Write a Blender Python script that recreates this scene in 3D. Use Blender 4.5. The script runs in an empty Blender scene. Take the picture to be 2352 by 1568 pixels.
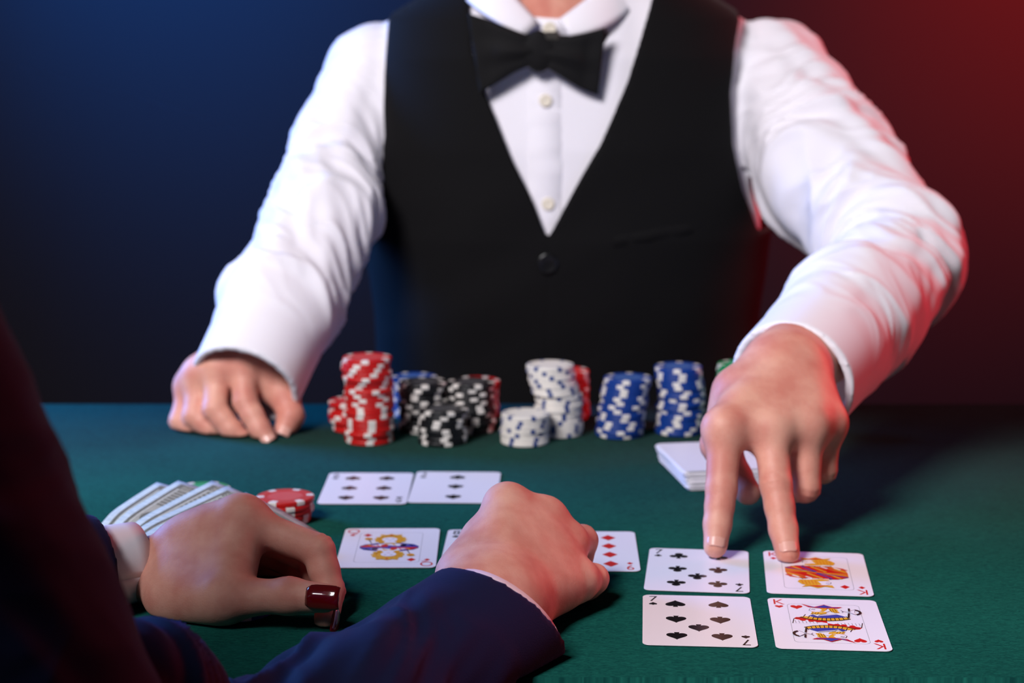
import bpy, bmesh, math, random
import numpy as np
from mathutils import Vector, Matrix

SC = bpy.context.scene
COL = SC.collection
random.seed(7)
PI = math.pi

# ------------------------------------------------------------------ camera
F_PX, CAM_H, PITCH = 4265.45, 0.3436, 0.177848      # table top is z = 0
cam_data = bpy.data.cameras.new('camera')
cam = bpy.data.objects.new('camera', cam_data)
COL.objects.link(cam)
cam.location = (0, 0, CAM_H)
cam.rotation_euler = (PI/2 - PITCH, 0, 0)
cam_data.sensor_width = 36
cam_data.lens = 36*F_PX/2352
cam_data.clip_start = 0.02
cam_data.dof.use_dof = True
cam_data.dof.focus_distance = 1.03
cam_data.dof.aperture_fstop = 7.0
cam_data.dof.aperture_blades = 8
SC.camera = cam

# ------------------------------------------------------------------ world, lights, exposure
w = bpy.data.worlds.new('world'); SC.world = w; w.use_nodes = True
bg = w.node_tree.nodes['Background']
bg.inputs[0].default_value = (0.55, 0.55, 0.7, 1); bg.inputs[1].default_value = 0.022
vs = SC.view_settings
vs.view_transform = 'Standard'; vs.look = 'None'; vs.gamma = 1; vs.use_curve_mapping = False
vs.exposure = 0.0
SC.cycles.use_denoising = True
SC.cycles.max_bounces = 6

def area(name, loc, aim, power, color, sx, sy, spread=180):
    l = bpy.data.lights.new(name, 'AREA'); l.shape = 'RECTANGLE'; l.size = sx; l.size_y = sy
    l.energy = power; l.color = color; l.spread = math.radians(spread)
    o = bpy.data.objects.new(name, l); COL.objects.link(o)
    o.location = loc
    o.rotation_euler = (Vector(aim)-Vector(loc)).to_track_quat('-Z', 'Y').to_euler()
    return o
def spot(name, loc, aim, power, color, angle, blend=1.0, size=0.15):
    l = bpy.data.lights.new(name, 'SPOT'); l.energy = power; l.color = color
    l.spot_size = math.radians(angle); l.spot_blend = blend; l.shadow_soft_size = size
    o = bpy.data.objects.new(name, l); COL.objects.link(o)
    o.location = loc
    o.rotation_euler = (Vector(aim)-Vector(loc)).to_track_quat('-Z', 'Y').to_euler()
    return o
area('key_softbox', (-0.90, -0.15, 1.54), (0.1, 1.4, 0.1), 67, (1, 0.965, 0.995), 0.68, 0.68)
area('blue_rim_lamp', (-1.4, 2.1, 0.52), (0.0, 1.4, 0.12), 40, (0.10, 0.32, 1.0), 0.5, 0.7)
area('red_rim_lamp', (1.5, 2.1, 0.55), (0.15, 1.3, 0.1), 17, (1.0, 0.04, 0.06), 0.5, 0.7)
spot('blue_backdrop_lamp', (-0.80, 2.6, 1.25), (-0.62, 3.5, 0.60), 500, (0.002, 0.23, 1.0), 58)
spot('red_backdrop_lamp', (1.35, 2.6, 1.2), (1.08, 3.5, 0.56), 680, (1.0, 0.012, 0.003), 62)

# ------------------------------------------------------------------ helpers
def at(px, py, Y):
    """point at distance Y in front of the camera whose direction is that of a photograph pixel"""
    a = (px-1176)/F_PX; b = -(py-784)/F_PX; c, s = math.cos(PITCH), math.sin(PITCH)
    d = np.array([a, c+b*s, -s+b*c])
    return np.array([0, 0, CAM_H]) + d*(Y/d[1])
def on_table(px, py, z=0.0):
    a = (px-1176)/F_PX; b = -(py-784)/F_PX; c, s = math.cos(PITCH), math.sin(PITCH)
    d = np.array([a, c+b*s, -s+b*c])
    return np.array([0, 0, CAM_H]) + d*((z-CAM_H)/d[2])
def srgb(r, g, b):
    f = lambda v: ((v/255+0.055)/1.055)**2.4 if v/255 > 0.04045 else v/255/12.92
    return (f(r), f(g), f(b), 1)

def mat(name, rgb, rough=0.5, spec=0.5, bump=None, vary=None, sss=0, sheen=0, coat=0, sss_radius=(0.012, 0.004, 0.002), sheen_tint=None):
    m = bpy.data.materials.new(name); m.use_nodes = True
    nt = m.node_tree; p = nt.nodes['Principled BSDF']
    p.inputs['Base Color'].default_value = srgb(*rgb)
    p.inputs['Roughness'].default_value = rough
    p.inputs['Specular IOR Level'].default_value = spec
    if sss:
        p.inputs['Subsurface Weight'].default_value = sss
        p.inputs['Subsurface Radius'].default_value = sss_radius
        p.inputs['Subsurface Scale'].default_value = 1.0
    if sheen:
        p.inputs['Sheen Weight'].default_value = sheen
        p.inputs['Sheen Roughness'].default_value = 0.4
        if sheen_tint: p.inputs['Sheen Tint'].default_value = srgb(*sheen_tint)
    if coat:
        p.inputs['Coat Weight'].default_value = coat; p.inputs['Coat Roughness'].default_value = 0.08
    tc = nt.nodes.new('ShaderNodeTexCoord')
    if vary:   # (scale, second colour, stretch)
        n = nt.nodes.new('ShaderNodeTexNoise'); n.inputs['Scale'].default_value = vary[0]; n.inputs['Detail'].default_value = 5
        r = nt.nodes.new('ShaderNodeMapRange'); r.inputs['From Min'].default_value = 0.35; r.inputs['From Max'].default_value = 0.65
        x = nt.nodes.new('ShaderNodeMix'); x.data_type = 'RGBA'
        mp = nt.nodes.new('ShaderNodeMapping'); mp.inputs['Scale'].default_value = vary[2] if len(vary) > 2 else (1, 1, 1)
        nt.links.new(tc.outputs['Object'], mp.inputs['Vector']); nt.links.new(mp.outputs[0], n.inputs['Vector'])
        nt.links.new(n.outputs['Fac'], r.inputs['Value']); nt.links.new(r.outputs[0], x.inputs['Factor'])
        x.inputs['A'].default_value = srgb(*rgb); x.inputs['B'].default_value = srgb(*vary[1])
        nt.links.new(x.outputs['Result'], p.inputs['Base Color'])
    if bump:   # (scale, strength, distance, stretch)
        n = nt.nodes.new('ShaderNodeTexNoise'); n.inputs['Scale'].default_value = bump[0]; n.inputs['Detail'].default_value = 4
        mp = nt.nodes.new('ShaderNodeMapping'); mp.inputs['Scale'].default_value = bump[3] if len(bump) > 3 else (1, 1, 1)
        b = nt.nodes.new('ShaderNodeBump'); b.inputs['Strength'].default_value = bump[1]; b.inputs['Distance'].default_value = bump[2]
        nt.links.new(tc.outputs['Object'], mp.inputs['Vector']); nt.links.new(mp.outputs[0], n.inputs['Vector'])
        nt.links.new(n.outputs['Fac'], b.inputs['Height']); nt.links.new(b.outputs[0], p.inputs['Normal'])
    return m

def link(name, me, m=None, parent=None, smooth=True):
    o = bpy.data.objects.new(name, me); COL.objects.link(o)
    if m is not None:
        for mm in (m if isinstance(m, (list, tuple)) else [m]): me.materials.append(mm)
    if smooth and len(me.polygons): me.polygons.foreach_set('use_smooth', [True]*len(me.polygons))
    if parent: o.parent = parent
    return o
def pydata(name, v, f, m=None, parent=None, smooth=True):
    me = bpy.data.meshes.new(name); me.from_pydata([tuple(map(float, q)) for q in v], [], f); me.update()
    return link(name, me, m, parent, smooth)
def bm_obj(name, bm, m=None, parent=None, smooth=False):
    me = bpy.data.meshes.new(name); bm.to_mesh(me); bm.free()
    return link(name, me, m, parent, smooth)
def tag(o, label, cat, group=None):
    o['label'] = label; o['category'] = cat
    if group: o['group'] = group
    return o
def dup(o, parent=None):
    c = o.copy(); COL.objects.link(c)
    if parent: c.parent = parent
    for ch in list(o.children):
        dup(ch, c)
    return c
def box_bm(bm, c, s, bevel=0.0):
    r = bmesh.ops.create_cube(bm, size=1.0)
    bmesh.ops.scale(bm, vec=s, verts=r['verts']); bmesh.ops.translate(bm, vec=c, verts=r['verts'])
    if bevel:
        es = list({e for v in r['verts'] for e in v.link_edges})
        bmesh.ops.bevel(bm, geom=es, offset=bevel, segments=3, affect='EDGES')

# ------------------------------------------------------------------ implicit-surface sculpting kit (numpy)
def smin(a, b, k):
    h = np.clip(0.5+0.5*(b-a)/k, 0, 1)
    return b+(a-b)*h-k*h*(1-h)
def smax(a, b, k): return -smin(-a, -b, k)
def cone(a, b, ra, rb, n=None, q=1.0):
    return ('C', np.asarray(a, float), np.asarray(b, float), ra, rb, None if n is None else np.asarray(n, float)/np.linalg.norm(n), q)
def ball(a, r): return cone(a, np.asarray(a)+[0, 0, 1e-5], r, r)
def ell(c, r, R=None): return ('E', np.asarray(c, float), np.asarray(r, float), R)
def U(k, *ch): return ('U', k, ch)
CULL = 0.08
def sdf(node, P, c, R):
    t = node[0]
    if t == 'C':
        _, a, b, ra, rb, n, q = node
        ab = b-a; L2 = ab@ab
        tt = min(max((c-a)@ab/L2, 0), 1)
        if np.linalg.norm(c-a-tt*ab)-max(ra, rb)-R > CULL: return None
        v = P-a; s = np.clip(v@ab/L2, 0, 1)
        v = v-s[:, None]*ab
        if n is not None:
            v = v+np.outer(v@n*(1/q-1), n)
        d = np.sqrt(np.einsum('ij,ij->i', v, v))-(ra+(rb-ra)*s)
        return d*min(1, q) if n is not None else d
    if t == 'E':
        _, ce, r, M = node
        if np.linalg.norm(c-ce)-max(r)-R > CULL: return None
        v = P-ce
        if M is not None: v = v@M
        k0 = np.linalg.norm(v/r, axis=1); k1 = np.linalg.norm(v/(r*r), axis=1)
        return k0*(k0-1)/np.maximum(k1, 1e-9)
    if t == 'U':
        d = None
        for ch in node[2]:
            e = sdf(ch, P, c, R)
            if e is None: continue
            d = e if d is None else smin(d, e, node[1])
        return d
    if t == 'F':
        return node[1](P)
def node_fn(node, post=None):
    def f(P):
        c = (P.min(0)+P.max(0))/2; R = np.linalg.norm(P-c, axis=1).max()
        d = sdf(node, P, c, R)
        if d is None: d = np.full(len(P), CULL)
        return post(P, d) if post else d
    return f

def polygonize(f, lo, hi, h, B=4):
    """sparse surface nets: returns vertices, quads"""
    lo = np.asarray(lo, float); hi = np.asarray(hi, float)
    L = 3; s0 = h*B*2**L
    nb = np.ceil((hi-lo)/s0).astype(int)
    blocks = np.stack(np.meshgrid(*[np.arange(n) for n in nb], indexing='ij'), -1).reshape(-1, 3)
    for lev in range(L+1):
        s = h*B*2**(L-lev)
        if lev:
            off = np.array([[i, j, k] for i in (0, 1) for j in (0, 1) for k in (0, 1)])
            blocks = (blocks[:, None]*2+off[None]).reshape(-1, 3)
        keep = np.zeros(len(blocks), bool)
        CH = 512
        for i in range(0, len(blocks), CH):
            P = lo+(blocks[i:i+CH]+0.5)*s
            keep[i:i+CH] = np.abs(f(P)) < s*0.87*1.25+0.002
        blocks = blocks[keep]
    g = np.stack(np.meshgrid(*[np.arange(B+1)]*3, indexing='ij'), -1).reshape(-1, 3)
    NX = nb*B*2**L+2
    V, ID, QE = [], [], []
    CH = 96
    corner = [(i, j, k) for i in (0, 1) for j in (0, 1) for k in (0, 1)]
    for i in range(0, len(blocks), CH):
        bl = blocks[i:i+CH]
        idx = (bl[:, None]*B+g[None])
        D = f((lo+idx.reshape(-1, 3)*h)).reshape(len(bl), B+1, B+1, B+1)
        D = np.where(D == 0, 1e-9, D)
        S = D < 0
        cnt = sum(S[:, a:a+B, b:b+B, c:c+B].astype(np.int8) for a, b, c in corner)
        act = (cnt > 0) & (cnt < 8)
        w = np.argwhere(act)
        if not len(w): continue
        acc = np.zeros((len(w), 3)); num = np.zeros(len(w))
        q = w[:, 1:]; bi = w[:, 0]
        for ax in range(3):
            for u in (0, 1):
                for v in (0, 1):
                    o0 = np.zeros(3, int); o0[(ax+1) % 3] = u; o0[(ax+2) % 3] = v
                    o1 = o0.copy(); o1[ax] = 1
                    p0 = q+o0; p1 = q+o1
                    d0 = D[bi, p0[:, 0], p0[:, 1], p0[:, 2]]; d1 = D[bi, p1[:, 0], p1[:, 1], p1[:, 2]]
                    cr = (d0 < 0) != (d1 < 0)
                    t = np.where(cr, d0/np.where(cr, d0-d1, 1), 0)
                    pos = o0[None]+np.zeros((len(w), 3)); pos[:, ax] = t
                    acc += pos*cr[:, None]; num += cr
        cell = bl[bi]*B+q
        V.append(lo+(cell+acc/num[:, None])*h)
        ID.append((cell[:, 0]*NX[1]+cell[:, 1])*NX[2]+cell[:, 2])
        for ax in range(3):
            o1 = np.zeros(3, int); o1[ax] = 1
            s0_ = S[bi, q[:, 0], q[:, 1], q[:, 2]]; p1 = q+o1
            s1_ = S[bi, p1[:, 0], p1[:, 1], p1[:, 2]]
            cr = s0_ != s1_
            QE.append(np.c_[cell[cr], np.full(cr.sum(), ax), s0_[cr]])
    V = np.concatenate(V); ID = np.concatenate(ID); QE = np.concatenate(QE)
    order = np.argsort(ID); IDs = ID[order]
    quads = []
    for ax in range(3):
        e = QE[QE[:, 3] == ax]
        b1 = np.zeros(3, int); b1[(ax+1) % 3] = 1
        b2 = np.zeros(3, int); b2[(ax+2) % 3] = 1
        ids = []
        ok = np.ones(len(e), bool)
        for o in (0*b1, b1, b1+b2, b2):
            c = e[:, :3]-o
            key = (c[:, 0]*NX[1]+c[:, 1])*NX[2]+c[:, 2]
            j = np.clip(np.searchsorted(IDs, key), 0, len(IDs)-1)
            ok &= IDs[j] == key
            ids.append(order[j])
        ids = np.stack(ids, 1)[ok]; sg = e[ok, 4].astype(bool)
        ids[~sg] = ids[~sg][:, ::-1]
        quads.append(ids)
    return V, np.concatenate(quads)

def normals(V, Q):
    n = np.cross(V[Q[:, 2]]-V[Q[:, 0]], V[Q[:, 3]]-V[Q[:, 1]])
    N = np.zeros_like(V)
    for k in range(4): np.add.at(N, Q[:, k], n)
    return N/np.maximum(np.linalg.norm(N, axis=1, keepdims=True), 1e-12)
def relax(V, Q, it=2, w=0.5):
    for _ in range(it):
        A = np.zeros_like(V); C = np.zeros(len(V))
        for a, b in ((0, 1), (1, 2), (2, 3), (3, 0)):
            np.add.at(A, Q[:, a], V[Q[:, b]]); np.add.at(A, Q[:, b], V[Q[:, a]])
            np.add.at(C, Q[:, a], 1); np.add.at(C, Q[:, b], 1)
        V = V*(1-w)+w*A/np.maximum(C, 1)[:, None]
    return V
def mesh_from(name, V, Q, m, parent=None):
    me = bpy.data.meshes.new(name)
    me.vertices.add(len(V)); me.vertices.foreach_set('co', V.astype(np.float32).ravel())
    me.loops.add(len(Q)*4); me.loops.foreach_set('vertex_index', Q.astype(np.int32).ravel())
    me.polygons.add(len(Q)); me.polygons.foreach_set('loop_start', np.arange(0, len(Q)*4, 4, dtype=np.int32))
    me.update(calc_edges=True); me.validate()
    return link(name, me, m, parent, True)

def vnoise(P, seed=0):
    """value noise in 3-D, -1..1"""
    i = np.floor(P).astype(np.int64); f = P-i; f = f*f*(3-2*f)
    def hsh(x, y, z):
        n = (x*374761393+y*668265263+z*1274126177+seed*69069) & 0xffffffff
        n = ((n ^ (n >> 13))*1274126177) & 0xffffffff
        return ((n ^ (n >> 16)) & 0xffff)/32767.5-1
    r = 0
    for a in (0, 1):
        for b in (0, 1):
            for c in (0, 1):
                wgt = (f[:, 0] if a else 1-f[:, 0])*(f[:, 1] if b else 1-f[:, 1])*(f[:, 2] if c else 1-f[:, 2])
                r = r+wgt*hsh(i[:, 0]+a, i[:, 1]+b, i[:, 2]+c)
    return r

def limb_coords(V, pts):
    """arc length along a joint chain, direction about it and distance from it, blended smoothly across the joints"""
    up = np.array([0.3, -1.0, 0.35]); s0 = 0; rows = []
    for a, b in zip(pts[:-1], pts[1:]):
        ab = b-a; L = np.linalg.norm(ab); d = ab/L
        t = (V-a)@d; tc = np.clip(t, 0, L); v = V-a-tc[:, None]*d; r = np.linalg.norm(v, axis=1)
        e1 = up-(up@d)*d; e1 /= np.linalg.norm(e1); e2 = np.cross(d, e1)
        rows.append((r, s0+t, v@e1/np.maximum(r, 1e-6), v@e2/np.maximum(r, 1e-6))); s0 += L
    R = np.min([q[0] for q in rows], axis=0)
    W = [np.exp(-(q[0]-R)/.010) for q in rows]; T = sum(W)
    return tuple(sum(w_*q[k] for w_, q in zip(W, rows))/T for k in (1, 2, 3))+(R,)

def folds(V, N, pts, centre, amp, width, seed, freq=52, lowamp=0.002, skew=0.5):
    """cloth folds on a sleeve: rings that bunch near arc length `centre`, long diagonal drags elsewhere"""
    S, c, s, R = limb_coords(V, pts)
    inside = R < 0.10
    end = float(sum(np.linalg.norm(q-p) for p, q in zip(pts[:-1], pts[1:])))
    g = (amp*np.exp(-((S-centre)/width)**2)+lowamp)*np.clip((end-S)/.05-.75, 0, 1)
    wob = vnoise(np.c_[S*14, c*0.9, s*0.9], seed)*0.9
    a = vnoise(np.c_[S*freq+skew*3*c+wob*1.6, c*0.8+5, s*0.8+9], seed+1)
    b = vnoise(np.c_[S*freq*0.45+skew*5*s-wob*1.2, c*1.1+2, s*1.1+3], seed+2)
    e = vnoise(np.c_[S*freq*1.7+skew*4*s+wob*2.2, c*1.4+7, s*1.4+1], seed+3)
    ridge = (0.55-np.abs(a)*1.5)*0.95+b*0.65-np.abs(e)*0.5+0.2
    return V+N*(np.where(inside, g*ridge, 0))[:, None]

# ------------------------------------------------------------------ materials
M_felt = mat('green_felt', (12, 92, 84), 1.0, 0.04)
def build_felt(m):
    nt = m.node_tree; p = nt.nodes['Principled BSDF']; tc = nt.nodes.new('ShaderNodeTexCoord')
    mp = nt.nodes.new('ShaderNodeMapping'); mp.inputs['Scale'].default_value = (260, 900, 1)
    mp.inputs['Rotation'].default_value = (0, 0, 0.12)
    n1 = nt.nodes.new('ShaderNodeTexNoise'); n1.inputs['Scale'].default_value = 1; n1.inputs['Detail'].default_value = 3
    n1.inputs['Distortion'].default_value = 1.2
    n2 = nt.nodes.new('ShaderNodeTexNoise'); n2.inputs['Scale'].default_value = 7; n2.inputs['Detail'].default_value = 6
    nt.links.new(tc.outputs['Object'], mp.inputs[0]); nt.links.new(mp.outputs[0], n1.inputs['Vector'])
    nt.links.new(tc.outputs['Object'], n2.inputs['Vector'])
    ad = nt.nodes.new('ShaderNodeMath'); ad.operation = 'MULTIPLY_ADD'; ad.inputs[1].default_value = 0.45
    nt.links.new(n2.outputs['Fac'], ad.inputs[0]); nt.links.new(n1.outputs['Fac'], ad.inputs[2])
    r = nt.nodes.new('ShaderNodeValToRGB')
    r.color_ramp.elements[0].position = 0.50; r.color_ramp.elements[0].color = srgb(12, 57, 54)
    r.color_ramp.elements[1].position = 0.95; r.color_ramp.elements[1].color = srgb(26, 92, 81)
    nt.links.new(ad.outputs[0], r.inputs[0]); nt.links.new(r.outputs[0], p.inputs['Base Color'])
    b = nt.nodes.new('ShaderNodeBump'); b.inputs['Strength'].default_value = 0.6; b.inputs['Distance'].default_value = 0.0006
    nt.links.new(n1.outputs['Fac'], b.inputs['Height']); nt.links.new(b.outputs[0], p.inputs['Normal'])
    p.inputs['Specular IOR Level'].default_value = 0.0; p.inputs['Sheen Weight'].default_value = 0.016; p.inputs['Sheen Roughness'].default_value = 0.6
    p.inputs['Sheen Tint'].default_value = (1.0, 0.85, 0.8, 1)
build_felt(M_felt)
M_wood = mat('dark_wood', (52, 30, 20), 0.35, bump=(30, 0.2, 0.002, (1, 12, 12)))
M_wall = mat('grey_backdrop', (32, 31, 34), 0.95, 0.1, bump=(40, 0.1, 0.002))
M_floor = mat('dark_floor', (40, 36, 38), 0.6, bump=(20, 0.1, 0.002))
M_skin = mat('skin', (224, 164, 144), 0.5, 0.35, bump=(700, 0.2, 0.0008), vary=(45, (206, 132, 116)), sss=0.12)
M_skin_w = mat('skin_fair', (222, 163, 145), 0.58, 0.3, bump=(900, 0.22, 0.0007), vary=(55, (206, 136, 120)), sss=0.12)
M_nail = mat('natural_nail', (224, 166, 152), 0.3, 0.5, coat=0.15)
M_nail_red = mat('dark_red_varnish', (96, 6, 11), 0.14, 0.6, coat=1.0)
M_shirt = mat('white_cotton', (236, 232, 240), 0.85, 0.2, bump=(1500, 0.08, 0.0005), sheen=0.1)
M_vest = mat('black_wool', (11, 10, 12), 0.85, 0.15, bump=(900, 0.25, 0.0006), sheen=0.05)
M_tie = mat('black_satin', (15, 14, 16), 0.8, 0.2, bump=(900, 0.1, 0.0004), sheen=0.15)
M_suit = mat('navy_wool', (14, 20, 52), 0.78, 0.15, bump=(1600, 0.35, 0.0006, (1, 1, 1)), sheen=0.24, sheen_tint=(88, 100, 175))
M_button_w = mat('pearl_button', (232, 222, 205), 0.25, 0.5)
M_button_b = mat('black_button', (14, 14, 16), 0.25, 0.5)
M_metal = mat('clasp_metal', (150, 146, 140), 0.3); M_metal.node_tree.nodes['Principled BSDF'].inputs['Metallic'].default_value = 1
M_hair = mat('dark_hair', (38, 24, 18), 0.45, bump=(120, 0.6, 0.004, (8, 8, 0.6)))
M_eye = mat('eye_white', (235, 232, 228), 0.1); M_iris = mat('iris', (60, 40, 26), 0.1)
M_lip = mat('lips', (176, 92, 88), 0.4)
M_card = mat('card_stock', (240, 236, 244), 0.32, 0.45)
M_black = mat('card_black', (10, 9, 11), 0.25, 0.5)
M_red = mat('card_red', (205, 22, 20), 0.35, 0.4)
M_yel = mat('card_yellow', (226, 168, 40), 0.4, 0.4)
M_blu = mat('card_blue', (52, 62, 158), 0.4, 0.4)
M_grey = mat('card_grey', (150, 150, 158), 0.4, 0.4)
M_ora = mat('card_orange', (214, 104, 34), 0.4, 0.4)
CHIPC = {'red': (196, 24, 22), 'black': (20, 20, 23), 'white': (232, 226, 218), 'blue': (16, 58, 138), 'green': (10, 138, 78)}
M_chip = {k: mat(k+'_clay', v, 0.42, 0.45, bump=(600, 0.08, 0.0004)) for k, v in CHIPC.items()}
M_spot = {k: mat(k+'_chip_spot', (30, 62, 128) if k == 'white' else (228, 222, 216), 0.42, 0.45) for k in CHIPC}
M_inlay = {k: mat(k+'_chip_inlay', tuple(int(c+(255-c)*0.22) for c in v), 0.45, 0.4) for k, v in CHIPC.items()}
M_bill = mat('banknote_paper', (214, 216, 204), 0.75, 0.2, vary=(160, (188, 192, 184), (1, 5, 1)))
M_ink = mat('banknote_ink', (84, 88, 84), 0.8, 0.2, vary=(900, (150, 154, 146), (1, 6, 1)))
M_ink2 = mat('banknote_tint', (172, 176, 170), 0.8, 0.2, vary=(700, (186, 190, 180), (3, 1, 1)))

# ------------------------------------------------------------------ setting
def plane_obj(name, verts, m):
    o = pydata(name, verts, [(0, 1, 2, 3)], m, smooth=False); o['kind'] = 'structure'; return o
FZ = -0.75
def slab(name, c, s, m):
    bm = bmesh.new(); box_bm(bm, c, s); o = bm_obj(name, bm, m); o['kind'] = 'structure'; return o
slab('floor', (0, 1.0, FZ-0.05), (8, 5.2, 0.1), M_floor)
slab('wall_back', (0, 3.55, 0.6), (8, 0.1, 2.7), M_wall)

# ------------------------------------------------------------------ table
TY0, TY1 = 0.914, 1.608
table = bpy.data.objects.new('card_table', None); COL.objects.link(table); table.location = (0.1, 1.25, FZ)
tag(table, 'wide card table covered with dark green felt', 'table')
def tpart(name, c, s, m, bev):
    bm = bmesh.new(); box_bm(bm, (c[0]-0.1, c[1]-1.25, c[2]-FZ), s, bev); return bm_obj(name, bm, m, table, bev > 0)
def felt_mesh():
    """padded felt top whose far edge bows slightly like a cloth-covered board"""
    bm = bmesh.new(); box_bm(bm, (0, (TY0+TY1)/2-1.25, -0.02-FZ), (2.0, TY1-TY0, 0.04), 0.008)
    return bm_obj('felt_top', bm, M_felt, table, True)
felt_mesh()
tpart('table_frame', (0.1, (TY0+TY1)/2, -0.085), (1.9, TY1-TY0-0.08, 0.09), M_wood, 0.004)
for sx in (-1, 1):
    for y in (TY0+0.08, TY1-0.08):
        tpart('leg', (0.1+sx*0.88, y, (FZ-0.13)/2), (0.06, 0.06, -0.13-FZ), M_wood, 0.004)

# ------------------------------------------------------------------ playing cards
CW, CH, CT = 0.063, 0.088, 0.00032
def rounded_rect(wd, ht, r, seg=6):
    pts = []
    for cx, cy, a0 in ((wd/2-r, ht/2-r, 0), (-wd/2+r, ht/2-r, 90), (-wd/2+r, -ht/2+r, 180), (wd/2-r, -ht/2+r, 270)):
        for i in range(seg+1):
            a = math.radians(a0+90*i/seg); pts.append((cx+r*math.cos(a), cy+r*math.sin(a)))
    return pts
def prism(pts, z0, z1):
    n = len(pts)
    v = [(x, y, z0) for x, y in pts]+[(x, y, z1) for x, y in pts]
    f = [tuple(range(n-1, -1, -1)), tuple(range(n, 2*n))]+[(i, (i+1) % n, n+(i+1) % n, n+i) for i in range(n)]
    return v, f
def card_mesh():
    me = bpy.data.meshes.new('playing_card'); v, f = prism(rounded_rect(CW, CH, 0.0042), 0, CT)
    me.from_pydata(v, [], f); me.materials.append(M_card); me.update(); return me
CARD_ME = card_mesh()
PZ = CT+0.00003
def circle(cx, cy, r, n=20, a0=0, a1=360):
    return [(cx+r*math.cos(math.radians(a0+(a1-a0)*i/n)), cy+r*math.sin(math.radians(a0+(a1-a0)*i/n))) for i in range(n+(0 if a1-a0 == 360 else 1))]
def pip_polys(kind, s):
    """outline polygons of a suit mark of height s, upright, centred"""
    if kind == 'diamond': return [[(0, .5*s), (-.40*s, 0), (0, -.5*s), (.40*s, 0)]]
    if kind in ('heart', 'spade'):
        pts = []
        for i in range(40):
            t = 2*PI*i/40
            x = 16*math.sin(t)**3; y = 13*math.cos(t)-5*math.cos(2*t)-2*math.cos(3*t)-math.cos(4*t)
            pts.append((x/34*s, (y+2.5)/30*s))
        if kind == 'heart': return [pts]
        pts = [(x, -y*0.92+.06*s) for x, y in pts][::-1]
        return [pts, [(-.04*s, -.1*s), (-.13*s, -.5*s), (.13*s, -.5*s), (.04*s, -.1*s)]]
    if kind == 'club':
        return [circle(0, .25*s, .215*s), circle(-.25*s, -.10*s, .215*s), circle(.25*s, -.10*s, .215*s),
                [(-.10*s, .12*s), (-.12*s, -.1*s), (.12*s, -.1*s), (.10*s, .12*s)],
                [(-.03*s, .05*s), (-.12*s, -.5*s), (.12*s, -.5*s), (.03*s, .05*s)]]
def poly_mesh(name, layers):
    """layers: list of (polygon, material index, z offset step)"""
    bm = bmesh.new()
    for pts, mi, lz in layers:
        vs_ = [bm.verts.new((x, y, PZ+lz*0.00002)) for x, y in pts]
        f = bm.faces.new(vs_); f.material_index = mi
        f.normal_update()
        if f.normal.z < 0: f.normal_flip()
    bmesh.ops.triangulate(bm, faces=bm.faces[:])
    me = bpy.data.meshes.new(name); bm.to_mesh(me); bm.free(); return me
PIP_ME = {}
def pip(card, kind, x, y, s, flip, name='pip'):
    key = (kind, round(s, 5))
    if key not in PIP_ME:
        me = poly_mesh('pip', [(p, 0, i*0.5) for i, p in enumerate(pip_polys(kind, s))])
        me.materials.append(M_red if kind in ('heart', 'diamond') else M_black); PIP_ME[key] = me
    o = link(name, PIP_ME[key], None, card, False); o.location = (x, y, 0)
    if flip: o.rotation_euler = (0, 0, PI)
    return o
TXT = {}
def text_mesh(ch):
    if ch not in TXT:
        cu = bpy.data.curves.new('t', 'FONT'); cu.body = ch; cu.size = 1; cu.align_x = 'CENTER'; cu.align_y = 'CENTER'
        o = bpy.data.objects.new('t', cu); COL.objects.link(o)
        dg = bpy.context.evaluated_depsgraph_get(); dg.update()
        me = bpy.data.meshes.new_from_object(o.evaluated_get(dg)); TXT[ch] = me
        bpy.data.objects.remove(o); bpy.data.curves.remove(cu)
    return TXT[ch]
def glyph(card, ch, x, y, size, m, rot=0, name='index', sx=0.8, z=None):
    me = text_mesh(ch).copy(); me.materials.clear(); me.name = name
    o = link(name, me, m, card, False)
    o.location = (x, y, PZ if z is None else z); o.rotation_euler = (0, 0, rot); o.scale = (size*sx, size, 1)
    return o
def card(x, y, rot, label, z=0.0006, tilt=0.0, group=None):
    c = link('playing_card', CARD_ME, None, None, False)
    c.location = (x, y, z); c.rotation_euler = (tilt, 0, rot)
    return tag(c, label, 'card', group)
def indices(c, ch, kind):
    m = M_red if kind in ('heart', 'diamond') else M_black
    for fl in (0, 1):
        s = -1 if fl else 1
        glyph(c, ch, -s*0.0255, s*0.0362, 0.0135, m, PI*fl)
        pip(c, kind, -s*0.0255, s*0.0278, 0.0052, fl, 'suit_mark')
def seven(c, kind):
    indices(c, '7', kind)
    X, Yr = 0.0125, 0.0285
    for sx in (-1, 1):
        pip(c, kind, sx*X, Yr, 0.0125, False)
        pip(c, kind, sx*X, 0, 0.0125, True); pip(c, kind, sx*X, -Yr, 0.0125, True)
    pip(c, kind, 0, -Yr/2, 0.0125, True)

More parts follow.
